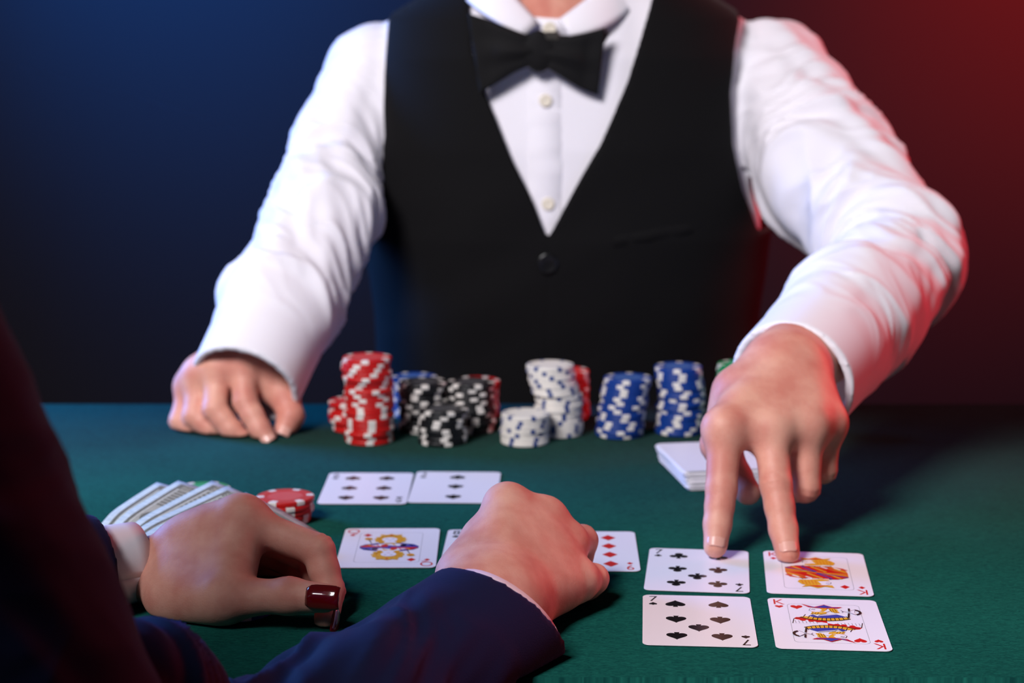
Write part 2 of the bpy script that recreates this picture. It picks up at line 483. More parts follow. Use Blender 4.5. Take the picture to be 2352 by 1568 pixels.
def line(a, b, wd):
    a = np.array(a, float); b = np.array(b, float); d = (b-a)/np.linalg.norm(b-a); n = np.array([-d[1], d[0]])*wd/2
    return [tuple(a+n), tuple(a-n), tuple(b-n), tuple(b+n)]
def arc_band(cx, cy, r0, r1, a0, a1, n=10):
    o = circle(cx, cy, r1, n, a0, a1); i = circle(cx, cy, r0, n, a0, a1)
    return o+i[::-1]
COURT_M = [M_black, M_red, M_yel, M_blu, M_card, M_grey, M_ora]
BK, RD, YE, BL, WH, GY, OR = range(7)
def court(c, half, name='court_figure', kind='heart', ch='K'):
    indices(c, ch, kind)
    layers = []
    for s in (1, -1):
        for i, (pts, mi) in enumerate(half):
            layers.append(([(s*x/1000, s*y/1000) for x, y in pts], mi, 1+i*0.35))
    me = poly_mesh(name, layers)
    link(name, me, COURT_M, c, False)
    fr = rounded_rect(0.0415, 0.067, 0.003, 4); fi = rounded_rect(0.0410, 0.0665, 0.003, 4)
    n = len(fr)
    pydata('frame_line', [(x, y, PZ) for x, y in fr]+[(x, y, PZ) for x, y in fi],
           [(i, (i+1) % n, n+(i+1) % n, n+i) for i in range(n)], M_grey, c, False)
    for s in (1, -1): pip(c, kind, -s*0.0155, s*0.0275, 0.0075, s < 0)
def king_hearts():
    h = []
    A = lambda p, m: h.append((p, m))
    # robe: red scallops, white ruled sleeve, gold studded band, blue collar
    A([(-18.5, 7), (-17, 9.5), (-8, 10.5), (0, 6), (0, 0), (-19.5, -1)], RD)
    A([(-19.5, -1.5), (-18.2, 6.2), (-14, 4.2), (-11, 5), (-8, 2.5), (-5, 2.5), (0, 0), (0, -1)], WH)
    for x in (-18, -16, -14, -12, -10, -8, -6): A(line((x, 4.0-(x+18)*0.2), (x+0.4, -0.9), 0.22), BK)
    A(line((-18.4, 6.6), (-19.6, -1.4), 0.5), BK)
    A(line((-18.4, 6.6), (-12.5, 9.6), 0.35), BK)
    for x, y in ((-13.5, 4.6), (-9, 3.2), (-5, 2.6)): A(circle(x, y, 1.7, 10), RD)
    band = [(-14.5, 10.5), (-11, 7.2), (-5, 5), (1, 4.2), (8, 5.6), (13.2, 8.4), (12.2, 10.8), (6.5, 9.2), (0, 8.2), (-6, 9), (-10.5, 11)]
    A([(x*1.05, y-0.75) for x, y in band], BK)
    A(band, YE)
    for k in range(11):
        t = k/10; x0 = -13+25.5*t; yb = 4.2+0.03*(x0-1)**2; A(line((x0, yb-0.5), (x0*0.9+0.3, yb+4.4), 0.5), BK)
    A([(-9.5, 12.2), (-6, 9.2), (0, 8.5), (6.5, 9.6), (11.5, 11.2), (6, 15.8), (1.5, 14.4), (-3.2, 13.4), (-4.8, 12.2), (-7, 14)], BL)
    A([(-4.8, 12.4), (-3.2, 13.5), (2, 14.6), (6.2, 16), (6.6, 15.2), (2, 13.6), (-3, 12.4), (-4.8, 10.6), (-7.4, 13.8)], WH)
    A(line((-3.2, 13.6), (6.4, 16.1), 0.35), BK); A(line((-4.8, 10.8), (-3.0, 13.6), 0.35), BK); A(line((-4.8, 10.8), (-7.4, 14.2), 0.35), BK)
    # face
    A([(-7.8, 24.5), (-8.8, 21.5), (-7.6, 19.5), (-7.4, 17), (-1, 15.5), (2, 20), (0, 26)], WH)
    A(line((-7.8, 25), (-8.8, 21.6), 0.3), BK); A(line((-8.8, 21.6), (-7.6, 20.4), 0.3), BK)
    A(line((-7.6, 23.2), (-5.2, 22.6), 0.55), BK); A(line((-7, 24.3), (-5, 23.6), 0.3), BK); A(line((-7.4, 19.6), (-5.4, 19.3), 0.4), RD)
    A([(-8.2, 20.0), (-7.2, 18.6), (-8.6, 14.2), (-6.4, 15.6), (-5.4, 14.4), (-4.2, 15.6), (-2.6, 14.8), (0.5, 16.5), (1.2, 19.5), (-1.8, 18.6), (-4, 19), (-6.2, 18.2)], YE)
    for x in (-7.2, -5.6, -4.0): A(line((x-0.4, 15.2), (x+0.6, 18.2), 0.28), BK)
    A([(-2.5, 25.6), (-1.2, 22.5), (-3, 20), (-1, 19), (1, 22.4), (1.8, 25.8)], YE)
    A([(2.6, 25.6), (3, 21.5), (5.4, 18.2), (8.4, 18.6), (7.4, 21.4), (7.6, 24), (5.2, 26)], YE)
    for x in (4, 5.4, 6.8): A(line((x, 19.4), (x-0.8, 24.8), 0.3), BK)
    A(circle(1.8, 21.2, 1.2, 10), WH)
    # crown
    A([(-8.6, 27.4), (0, 25.4), (8, 26.2), (11, 28.6), (5, 28.4), (0.6, 32.2), (-5.4, 27.8), (-12.6, 33)], RD)
    A([(-6.6, 27.4), (0.4, 26.3), (7.8, 27.2), (8.4, 28.0), (4.6, 27.8), (0.6, 31.5), (-4.4, 27.4), (-10.2, 30.6)], BL)
    # axe
    A(line((12.6, 9.6), (13.6, 17.4), 1.1), BK); A(line((13.6, 17.4), (14.0, 21), 0.9), GY); A(line((14.0, 21), (14.4, 26.4), 1.1), BK)
    A(arc_band(15.4, 19.6, 4.1, 5.6, -62, 66), BK); A([(14.6, 21), (17.6, 24.6), (16.9, 19.4), (17.2, 14.8), (14.4, 18.6)], WH)
    A(line((14.6, 21), (17.6, 24.6), 0.3), BK); A(line((14.4, 18.6), (17.2, 14.8), 0.3), BK)
    A(line((13.2, 19.6), (10.6, 20.6), 0.4), BK); A(line((10.6, 20.6), (9.4, 22.6), 0.35), BK); A(line((10.6, 20.6), (9.8, 18.6), 0.35), BK)
    return h
def king_diamonds():
    h = []
    A = lambda p, m: h.append((p, m))
    A([(-19, 9), (-12, 13.5), (0, 14), (9, 13), (17, 9.5), (18.5, 3), (19, 0), (-19, 0)], OR)
    A([(-19, 9), (-12, 13.5), (-4, 13.8), (10, 4), (19, 0), (6, 0), (-6, 5), (-18, 7)], RD)
    for k in range(5): A(line((-15+6*k, 12.6-k*0.4), (-6+6*k, 1.5), 1.5), (YE, BL, YE, RD, YE)[k])
    for k in range(4): A(line((3+4*k, 12.6-k), (7+4*k, 8.5-k), 1.5), (WH, RD, WH, RD)[k])
    A(line((-18.5, 8.5), (0, 1.2), 1.1), BL); A(line((-18.8, 5.5), (-4, 0.4), 0.9), YE)
    A(line((-19, 9), (-12, 13.5), 0.4), BK); A(line((-12, 13.5), (9, 13.2), 0.4), BK)
    for k in range(6): A(line((-8+3.4*k, 14.4), (-7+3.4*k, 11.8), 0.5), BK)
    A([(-7, 13), (7, 13), (5.5, 17.5), (-6, 17)], WH)
    A([(-6, 17), (-7, 23), (-4, 26), (2, 26), (3, 18)], WH)
    A(line((-6.6, 22.4), (-4.4, 22), 0.5), BK); A(line((-6.8, 19), (-4.8, 18.8), 0.4), RD); A(line((-7.2, 23), (-7.6, 20), 0.3), BK)
    A([(-6, 17), (-7, 14.5), (-2, 13.6), (4, 15), (3.5, 18), (-1, 18.4)], YE)
    A([(-2, 25), (0, 19), (4, 15.5), (11, 15.8), (12.5, 20), (10, 25), (4, 27)], YE)
    for k in range(5): A(line((2+2*k, 16.8), (1+2*k, 24.6), 0.45), OR)
    A([(-8, 26), (8, 26.4), (10.5, 30.5), (5.5, 28.6), (1, 32), (-3.5, 28.6), (-9, 30.8)], YE)
    A([(-7, 26.8), (7.5, 27.1), (5, 27.9), (1, 30), (-3, 27.9)], RD)
    return h
def queen_diamonds():
    h = []
    A = lambda p, m: h.append((p, m))
    A([(-19, 2), (-16, 6), (-8, 9), (8, 9), (16, 6.5), (19, 2), (19, 0), (-19, 0)], BL)
    A([(-19, 2), (-15, 5.4), (-9, 5), (-2, 2), (0, 0), (-18, 0)], RD)
    A([(-12, 3), (-6, 7.5), (6, 7.8), (12, 4), (5, 2.4), (0, 4), (-6, 2.2)], WH)
    for k in range(6): A(line((-14+5.4*k, 6.4), (-12+5.4*k, 2.6), 0.9), (YE, RD, BK, YE, RD, BK)[k])
    A(circle(-3, 3.6, 2.4, 12), RD); A(circle(9, 3.8, 2.2, 12), BK)
    A(line((-19, 2), (-8, 9), 0.4), BK); A(line((8, 9), (19, 2), 0.4), BK)
    A(circle(0, 17, 9.6, 26), YE)
    for k in range(14):
        a = 2*PI*k/14; A(circle(9.2*math.cos(a), 17+9.2*math.sin(a), 1.7, 8), YE)
        A(circle(7.4*math.cos(a+.2), 17+7.4*math.sin(a+.2), 0.7, 6), OR)
    A(circle(-0.5, 16.6, 5.0, 20), WH)
    A([(-4.5, 8.5), (4.5, 8.5), (3, 12.5), (-3, 12.5)], WH)
    A(line((-3.4, 18), (-1.6, 18), 0.5), BK); A(line((0.8, 18), (2.4, 18), 0.5), BK); A(line((-1.4, 14.2), (0.6, 14.2), 0.5), RD)
    A([(-6, 25), (6, 25), (7.5, 28.5), (3, 27), (0, 29.5), (-3, 27), (-7.5, 28.5)], YE); A(circle(0, 26.4, 1.1, 8), RD)
    A(circle(-14.5, 18, 2.6, 10), YE); A(circle(-14.5, 18, 1.3, 8), OR); A(line((-14, 15.4), (-12, 8), 0.6), BK)
    return h

D2R = math.radians
c = card(0.1059, 1.0119, D2R(-4.1), 'seven of spades, nearest black card in the lower right group'); seven(c, 'spade')
c = card(0.1151, 1.1076, D2R(-6.6), 'seven of clubs under the dealer\'s extended index finger'); seven(c, 'club')
c = card(0.1785, 1.0058, D2R(-4.6), 'king of hearts, blue-crowned court card with two axes'); court(c, king_hearts(), 'court_figure', 'heart', 'K')
c = card(0.1877, 1.1016, D2R(-6.1), 'king of diamonds under the dealer\'s middle fingertip'); court(c, king_diamonds(), 'court_figure', 'diamond', 'K')
c = card(-0.0793, 1.1564, D2R(0.4), 'queen of diamonds lying between the player\'s two hands'); court(c, queen_diamonds(), 'court_figure', 'diamond', 'Q')
c = card(-0.1053, 1.307, D2R(-0.5), 'six of spades, left card of the far pair on the felt')
indices(c, '6', 'spade')
for sx in (-1, 1):
    for yy, fl in ((0.0285, 0), (0, 0), (-0.0285, 1)): pip(c, 'spade', sx*0.0125, yy, 0.0125, fl)
c = card(-0.0411, 1.3099, D2R(-1.7), 'three of spades, right card of the far pair on the felt')
indices(c, '3', 'spade')
for yy, fl in ((0.0285, 0), (0, 1), (-0.0285, 1)): pip(c, 'spade', 0, yy, 0.0125, fl)
c = card(0.0490, 1.1492, D2R(-1.2), 'nine of diamonds sticking out to the right of the player\'s fist')
indices(c, '9', 'diamond')
for sx in (-1, 1):
    for yy in (0.0290, 0.0100, -0.0090, -0.0290): pip(c, 'diamond', sx*0.0135, yy, 0.0125, 0)
pip(c, 'diamond', 0, 0.0, 0.0125, 0)
c = card(-0.0125, 1.1525, D2R(-2.0), 'card almost wholly hidden behind the player\'s fist, only its left edge showing')
indices(c, '8', 'spade')
for sx in (-1, 1):
    for yy, fl in ((0.0285, 0), (0, 0), (-0.0285, 1)): pip(c, 'spade', sx*0.0125, yy, 0.0125, fl)
for yy, fl in ((0.0145, 0), (-0.0145, 1)): pip(c, 'spade', 0, yy, 0.0125, fl)

# the deck by the dealer's hand
ORD = ['', 'first', 'second', 'third', 'fourth', 'fifth', 'sixth', 'seventh', 'eighth', 'ninth', 'tenth', 'eleventh', 'twelfth', 'thirteenth',
       'fourteenth', 'fifteenth', 'sixteenth', 'seventeenth', 'eighteenth', 'nineteenth', 'twentieth', 'twenty-first', 'twenty-second',
       'twenty-third', 'twenty-fourth', 'twenty-fifth', 'twenty-sixth', 'twenty-seventh', 'twenty-eighth', 'twenty-ninth', 'thirtieth',
       'thirty-first', 'thirty-second', 'thirty-third', 'thirty-fourth', 'thirty-fifth', 'thirty-sixth', 'thirty-seventh', 'thirty-eighth', 'thirty-ninth', 'fortieth']
ND = 38
for i in range(ND):
    rr = random.Random(i)
    k = i/ND
    pos = 'top' if i == ND-1 else ('bottom' if i == 0 else ORD[ND-i]+' from the top')
    lab = f'white playing card in the deck by the blue chips, {pos}' if pos in ('top', 'bottom') else f'white card in the deck by the blue chips, {pos}'
    sh = -0.004*k+0.0009*math.sin(i*0.9)
    card(0.1515+sh+rr.uniform(-.0005, .0005), 1.348+0.002*k+rr.uniform(-.0006, .0006), D2R(9+rr.uniform(-1, 1)), lab, z=0.0006+i*0.00037, group='cards of the face-down deck')

# ------------------------------------------------------------------ poker chips
CR, CHH = 0.0195, 0.0033
def lathe(profile, seg=40):
    v = []; f = []
    for r, z in profile:
        for k in range(seg): v.append((r*math.cos(2*PI*k/seg), r*math.sin(2*PI*k/seg), z))
    n = len(profile)
    for i in range(n-1):
        for k in range(seg):
            a = i*seg+k; b = i*seg+(k+1) % seg; f.append((a, b, b+seg, a+seg))
    f.append(tuple(range(seg-1, -1, -1))); f.append(tuple((n-1)*seg+k for k in range(seg)))
    return v, f
def chip_body_me(c):
    prof = [(CR-0.0008, 0), (CR-0.0002, 0.00025), (CR, 0.0007), (CR, CHH-0.0007), (CR-0.0002, CHH-0.00025), (CR-0.0008, CHH), (0.0130, CHH), (0.0126, CHH-0.00018), (0.0122, CHH-0.00018)]
    v, f = lathe(prof); me = bpy.data.meshes.new('poker_chip'); me.from_pydata(v, [], f); me.materials.append(M_chip[c]); me.update()
    me.polygons.foreach_set('use_smooth', [False]*len(me.polygons)); return me
def chip_spots_me(c):
    v = []; f = []
    e = 0.00006
    wd = 0.155 if c != 'white' else 0.095
    prof = [(CR-0.0052, e*0), (CR-0.0008, -e), (CR-0.0002, 0.00025-e), (CR+e, 0.0007), (CR+e, CHH-0.0007), (CR-0.0002+e, CHH-0.00025+e), (CR-0.0008, CHH+e), (CR-0.0052, CHH+e)]
    prof[0] = (CR-0.0052, -e)
    for s in range(6):
        a0 = 2*PI*s/6; base = len(v); m = 4
        for r, z in prof:
            for k in range(m+1):
                a = a0-wd+2*wd*k/m; v.append((r*math.cos(a), r*math.sin(a), z))
        for i in range(len(prof)-1):
            for k in range(m):
                a = base+i*(m+1)+k; f.append((a, a+1, a+m+2, a+m+1))
    me = bpy.data.meshes.new('edge_spots'); me.from_pydata(v, [], f); me.materials.append(M_spot[c]); me.update(); return me
def chip_inlay_me(c):
    pts = circle(0, 0, 0.0119, 32)
    me = bpy.data.meshes.new('centre_inlay'); v, f = prism(pts, CHH-0.0003, CHH-0.00005)
    me.from_pydata(v, [], f); me.materials.append(M_inlay[c]); me.update(); return me
CHIP = {}
def chip(c, x, y, z, rot, label, group, tilt=(0, 0)):
    if c not in CHIP:
        o = link('poker_chip', chip_body_me(c), None, None, False)
        link('edge_spots', chip_spots_me(c), None, o, False); link('centre_inlay', chip_inlay_me(c), None, o, False)
        CHIP[c] = o
    else: o = dup(CHIP[c])
    o.location = (x, y, z); o.rotation_euler = (tilt[0], tilt[1], rot)
    return tag(o, label, 'poker chip', group)
def stack(c, px, py, n, name, lean=None, seed=0, cols=None, jit=0.0006, pos=None):
    x, y = (on_table(px, py)[:2] if pos is None else pos)
    rr = random.Random(seed)
    for i in range(n):
        dx, dy = lean(i/max(1, n-1)) if lean else (0, 0)
        where = 'on top' if i == n-1 else ('at the bottom' if i == 0 else ORD[i+1]+' from the bottom')
        cc = cols[i] if cols else c
        trim = 'blue' if cc == 'white' else 'white'
        chip(cc, x+dx+rr.gauss(0, jit), y+dy+rr.gauss(0, jit), 0.0004+i*(CHH+0.00014), rr.uniform(0, 6.28),
             f'{cc} chip in {name}, {where}', 'chips of '+name)
stack('red', 846, 1013, 20, 'the tall red stack', lambda t: (0.0012*math.sin(5*t)+0.001*t, 0), 1, jit=0.0007)
stack('red', 812, 985, 7, 'the short red stack behind', None, 2, jit=0.001)
stack('black', 970, 988, 12, 'the rear left black stack', lambda t: (0.001*t, 0), 3, cols=['black']*12, jit=0.0008)
stack('blue', 956, 955, 10, 'the blue stack behind the black', lambda t: (0, 0), 31)
stack('black', 1084, 988, 12, 'the rear right black stack', lambda t: (-0.001*t, 0), 4, jit=0.0009)
stack('red', 1094, 955, 9, 'the red stack behind the black', None, 33)
stack('black', 1018, 1015, 8, 'the front black stack', None, 5)
stack('white', 1205, 1015, 7, 'the short white stack', lambda t: (0.0006*t, 0), 6)
stack('white', 1284, 996, 17, 'the tall white stack', lambda t: (-0.0065*max(0, (t-0.55)/0.45)**0.6-0.001*t if t > 0.62 else -0.001*t, -0.002*(t > 0.62)), 7)
stack('red', 1300, 960, 12, 'the red stack behind the white', None, 34)
stack('blue', 1422, 999, 14, 'the shorter blue stack', lambda t: (0.006*t, 0), 8, jit=0.0005)
stack('blue', 1557, 992, 16, 'the taller blue stack', lambda t: (0.001+0.003*math.sin(4*t)*t, 0), 9, jit=0.0008)
stack('green', 1697, 985, 16, 'the green stack behind the dealer hand', lambda t: (0.0005, 0), 10)
cx_, cy_ = at(650, 1147, 1.222)[:2]
stack('red', 0, 0, 5, 'the low red stack by the banknotes', lambda t: (0.001*math.sin(3*t), 0.0), 11, pos=(cx_, cy_), jit=0.0009)
gx, gy = on_table(465, 1121, 0.0107)[:2]
stack('green', 0, 0, 3, 'the green stack behind the banknotes', None, 12, pos=(gx, gy))

# ------------------------------------------------------------------ banknotes fanned on the felt
BLL, BSS = 0.140, 0.066
def bill(Apx, dpx, YA, zB, label, i):
    A = at(Apx[0], Apx[1], YA); B = on_table(dpx[0], dpx[1], zB)
    d = B-A; d /= np.linalg.norm(d)
    e = np.cross(d, [0, 0, 1.0]); e = -e if e[0] < 0 else e
    e = e/np.linalg.norm(e); e = e+np.array([0, 0, -0.27]); e -= (e@d)*d; e /= np.linalg.norm(e)
    n = np.cross(d, e); n = n if n[2] > 0 else -n
    # local frame: x along the long edge (away from the tip), y across
    nx, ny = 14, 6
    def surf(u, v, off=0.0):
        sag = -0.004*(v-0.5)**2*4*0.25+0.0015*math.sin(3*u+i)
        p = A+d*(u*BLL)+e*(v*BSS)+n*(sag+off)
        p[2] = max(p[2]-.11*max(0., u-.5)**2, .0016+.0004*i+off)      # the held ends bend down to the felt under the palm
        return p
    v = []; f = []
    for off in (0.0, -0.00012):
        for a in range(nx+1):
            for b in range(ny+1): v.append(surf(a/nx, b/ny, off))
    S = (nx+1)*(ny+1)
    for a in range(nx):
        for b in range(ny):
            q = a*(ny+1)+b; f.append((q, q+1, q+ny+2, q+ny+1)); f.append((S+q, S+q+ny+1, S+q+ny+2, S+q+1))
    rim = [a*(ny+1) for a in range(nx+1)]+[nx*(ny+1)+b for b in range(1, ny+1)]+[a*(ny+1)+ny for a in range(nx-1, -1, -1)]+[b for b in range(ny-1, 0, -1)]
    for k in range(len(rim)):
        a, b = rim[k], rim[(k+1) % len(rim)]; f.append((a, b, S+b, S+a))
    o = pydata('banknote', v, f, M_bill)
    tag(o, label, 'banknote', 'banknotes of the fan')
    def patch(name, rects, m, off):
        v = []; f = []
        for u0, v0, u1, v1 in rects:
            na = max(1, int(abs(u1-u0)*nx*2)); nb_ = max(1, int(abs(v1-v0)*ny*2)); b0 = len(v)
            for a in range(na+1):
                for b in range(nb_+1): v.append(surf(u0+(u1-u0)*a/na, v0+(v1-v0)*b/nb_, off))
            for a in range(na):
                for b in range(nb_):
                    q = b0+a*(nb_+1)+b; f.append((q, q+1, q+nb_+2, q+nb_+1))
        return pydata(name, v, f, m, o)
    bd = 0.02
    patch('tinted_panel', [(0.10, 0.12, 0.90, 0.88)], M_ink2, 0.00008)
    patch('engraved_border', [(0.035, 0.07, 0.06, 0.93), (0.94, 0.07, 0.965, 0.93), (0.035, 0.07, 0.965, 0.10), (0.035, 0.90, 0.965, 0.93)], M_ink, 0.00014)
    for q in ((0.045, 0.08, 0.10, 0.26), (0.045, 0.74, 0.10, 0.92), (0.90, 0.08, 0.955, 0.26), (0.90, 0.74, 0.955, 0.92)): patch('corner_ornament', [q], M_ink, 0.00016)
    # row of engraved letters along the long edge, portrait oval in the middle
    patch('engraved_lettering', [(0.12+0.035*k, 0.13, 0.14+0.035*k, 0.25) for k in range(7)]+[(0.62+0.03*k, 0.78, 0.635+0.03*k, 0.86) for k in range(8)], M_ink, 0.00016)['kind'] = 'stuff'
    v = [surf(0.5, 0.5, 0.0002)]; f = []
    for k in range(24):
        a = 2*PI*k/24; v.append(surf(0.5+0.13*math.cos(a), 0.5+0.36*math.sin(a), 0.0002))
    for k in range(24): f.append((0, 1+k, 1+(k+1) % 24))
    pydata('portrait_oval', v, f, M_ink, o)
    M = np.array([d, e, n]).T
    for (u, vv) in ((0.07, 0.17), (0.07, 0.83), (0.93, 0.17), (0.93, 0.83)):
        me = text_mesh('100').copy(); me.name = 'numeral'; me.materials.clear()
        g = link('numeral', me, M_bill, o, False)
        p = surf(u, vv, 0.0004)
        Rm = Matrix(((d[0], -e[0], n[0]), (d[1], -e[1], n[1]), (d[2], -e[2], n[2]))).to_4x4()
        if Rm.determinant() < 0: Rm = Matrix(((d[0], e[0], n[0]), (d[1], e[1], n[1]), (d[2], e[2], n[2]))).to_4x4()
        g.matrix_world = Matrix.Translation(Vector(p)) @ Rm @ Matrix.Diagonal((0.006, 0.009, 1, 1))
    return o
bill((361, 1104), (218, 1202), 1.240, 0.0215, 'banknote at the far left of the fan, lowest', 0)
bill((409, 1104), (246, 1202), 1.230, 0.0225, 'banknote second from the left in the fan', 1)
bill((486, 1105), (276, 1206), 1.220, 0.0235, 'banknote in the middle of the fan', 2)
bill((521, 1113), (300, 1208), 1.202, 0.0248, 'banknote second from the right in the fan', 3)
bill((565, 1124), (312, 1219), 1.186, 0.0262, 'topmost banknote of the fan, right behind the knuckles of the left hand', 4)

# ------------------------------------------------------------------ hands
def nrm(v): v = np.asarray(v, float); return v/np.linalg.norm(v)
FR = [(.0112, .0098, .0086, .0076), (.0116, .0100, .0088, .0078), (.0113, .0099, .0087, .0076), (.0103, .0089, .0077, .0067)]
def hand_nodes(W, fingers, thumb, dorsal, s=1.0, forearm=None, wr=0.027, wq=0.72, palm_t=1.0, thenar=True, thr=1.0, web=None, fill=(0, 1, 2), kp=.013):
    """fingers: four lists MCP, PIP, DIP, TIP; thumb: CMC, MCP, IP, TIP.  Returns an SDF node"""
    n = nrm(dorsal)
    palm = []
    for i, f in enumerate(fingers):
        base = W+(f[0]-W)*0.12
        palm.append(cone(base, f[0], .0165*s*palm_t, FR[i][0]*1.12*s))
    for fi, (a, b) in enumerate(zip(fingers[:-1], fingers[1:])):
        if fi in fill: palm.append(cone(a[0]-n*.0005, b[0]-n*.0005, .0112*s, .0108*s))
        palm.append(cone(W+(a[0]-W)*.75, W+(b[0]-W)*.75, .0128*s*palm_t, .0125*s*palm_t))
        palm.append(cone(W+(a[0]-W)*.5, W+(b[0]-W)*.5, .0135*s*palm_t, .0135*s*palm_t))
    if thenar:
        palm.append(cone(thumb[0], thumb[1], .0165*s, .0125*s))
        palm.append(cone(W+(thumb[0]-W)*.5, thumb[0], .019*s*thr, .0165*s))
        palm.append(cone(thumb[0]*.5+thumb[1]*.5, W+(fingers[0][0]-W)*.68, .0100*s, .0115*s))
    if web is not None: palm += web
    if forearm is not None:
        palm.append(cone(W, forearm, wr*s, wr*1.25*s, n, wq))
    prox = [cone(f[0], f[1], FR[i][0]*s, FR[i][1]*1.03*s) for i, f in enumerate(fingers)]
    knuck = [ball(f[0]+n*.0022*s, FR[i][0]*.95*s) for i, f in enumerate(fingers)]
    dist = []
    for i, f in enumerate(fingers):
        mid1 = (f[1]+f[2])/2
        dist.append(U(.003, cone(f[1], mid1, FR[i][1]*1.05*s, FR[i][1]*.94*s), cone(mid1, f[2], FR[i][1]*.94*s, FR[i][2]*1.03*s),
                      cone(f[2], f[3], FR[i][2]*1.02*s, FR[i][3]*s)))
    th = U(.004, cone(thumb[1], thumb[1]*.5+thumb[2]*.5, .0122*s, .0102*s), cone(thumb[1]*.5+thumb[2]*.5, thumb[2], .0102*s, .0108*s), cone(thumb[2], thumb[3], .0106*s, .0086*s))
    g1 = U(kp, *palm)
    g2 = U(.007, g1, U(.0022, *prox), U(.006, *knuck), th)
    return U(.0022, g2, U(.0016, *dist))
def creases(V, N, fingers, thumb, amp=.00035):
    for f in list(fingers)+[thumb]:
        for j in (1, 2):
            p = f[j]; d = nrm(f[min(j+1, 3)]-f[j-1])
            out = nrm(2*f[j]-f[j-1]-f[min(j+1, 3)]+1e-6)
            r = V-p; t = r@d; rad = r-t[:, None]*d; rn = np.linalg.norm(rad, axis=1)
            m = (np.abs(t) < .009) & (rn < .013)
            if not m.any(): continue
            up = np.clip((rad[m]@out)/np.maximum(rn[m], 1e-6), 0, 1) if np.linalg.norm(2*f[j]-f[j-1]-f[min(j+1, 3)]) > .004 else .6
            V[m] += N[m]*(amp*np.sin(t[m]*2*PI/.0046+1.0*np.sin(rn[m]*700))*np.exp(-(t[m]/.0045)**2)*up)[:, None]
    return V
def nail(parent, dip, tip, normal, r, length, width, m, over=0.0, label=None):
    a = nrm(tip-dip); n = nrm(normal); n = nrm(n-(n@a)*a); b = np.cross(a, n)
    v = []; f = []; nu, nv = 8, 8
    for layer in (0, 1):
        for i in range(nu+1):
            u = i/nu; x = -length*0.62+(length+over)*u
            base = tip+a*x
            # follow the rounded tip on the finger, straight where it grows free
            drop = -max(0.0, (x-r*0.3))**2*16-0.0007*(u < 0.08)
            half = width/2*(1-(0.34 if over < 0 or u < .5 else 0.16)*abs(2*u-1)**5)
            for j in range(nv+1):
                ph = (j/nv*2-1)*half/r
                v.append(base+n*(r*math.cos(ph)*1.03+drop-0.0006*layer)+b*(r*math.sin(ph)*1.03))
    S = (nu+1)*(nv+1)
    for i in range(nu):
        for j in range(nv):
            q = i*(nv+1)+j; f.append((q, q+1, q+nv+2, q+nv+1)); f.append((S+q, S+q+nv+1, S+q+nv+2, S+q+1))
    rim = [i*(nv+1) for i in range(nu+1)]+[nu*(nv+1)+j for j in range(1, nv+1)]+[i*(nv+1)+nv for i in range(nu-1, -1, -1)]+[j for j in range(nv-1, 0, -1)]
    for k in range(len(rim)):
        p, q = rim[k], rim[(k+1) % len(rim)]; f.append((p, q, S+q, S+p))
    o = pydata('fingernail', v, f, m, parent)
    if label: o['label'] = label
    bm = bmesh.new(); bm.from_mesh(o.data); bmesh.ops.recalc_face_normals(bm, faces=bm.faces[:]); bm.to_mesh(o.data); bm.free()
    o.data.polygons.foreach_set('use_smooth', [True]*len(o.data.polygons))
    return o
P3 = lambda *L: [at(*p) for p in L]

# dealer's left hand: index and middle extended onto the cards, the rest curled
DL_W = at(1812, 838, 1.235)
DL_F = [P3((1664, 985, 1.168), (1657, 1122, 1.150), (1648, 1203, 1.139), (1643, 1254, 1.1305)),
        P3((1770, 985, 1.175), (1782, 1112, 1.152), (1799, 1215, 1.137), (1809, 1270, 1.1255)),
        P3((1853, 975, 1.185), (1848, 1118, 1.175), (1800, 1122, 1.198), (1785, 1090, 1.203)),
        P3((1898, 972, 1.200), (1890, 1078, 1.195), (1845, 1085, 1.215), (1830, 1060, 1.220))]
DL_T = P3((1700, 905, 1.215), (1655, 1020, 1.205), (1690, 1095, 1.200), (1718, 1130, 1.185))
# dealer's right hand resting on the felt
DR_W = at(610, 800, 1.525)
DR_F = [P3((556, 830, 1.496), (563, 922, 1.478), (597, 985, 1.466), (618, 1014, 1.461)),
        P3((503, 842, 1.500), (494, 940, 1.480), (530, 985, 1.474), (553, 1003, 1.472)),
        P3((462, 860, 1.506), (448, 955, 1.488), (485, 985, 1.482), (510, 998, 1.482)),
        P3((438, 888, 1.512), (414, 966, 1.497), (440, 985, 1.491), (465, 993, 1.490))]
DR_T = P3((612, 868, 1.510), (652, 905, 1.500), (668, 955, 1.488), (652, 992, 1.480))

# ---- dealer joints
S_R = at(872, 180, 1.735); M_R = at(778, 345, 1.69); E_R = at(738, 505, 1.63); C_R = at(562, 886, 1.490)
S_L = at(1768, 182, 1.735); M_L = at(1905, 395, 1.615); E_L = at(2072, 600, 1.50); C_L = at(1817, 878, 1.262)
TC = 1.735
def table_fn(tab):
    z = np.array([t[0] for t in tab]); return lambda q, k: np.interp(q, z, np.array([t[k] for t in tab]))
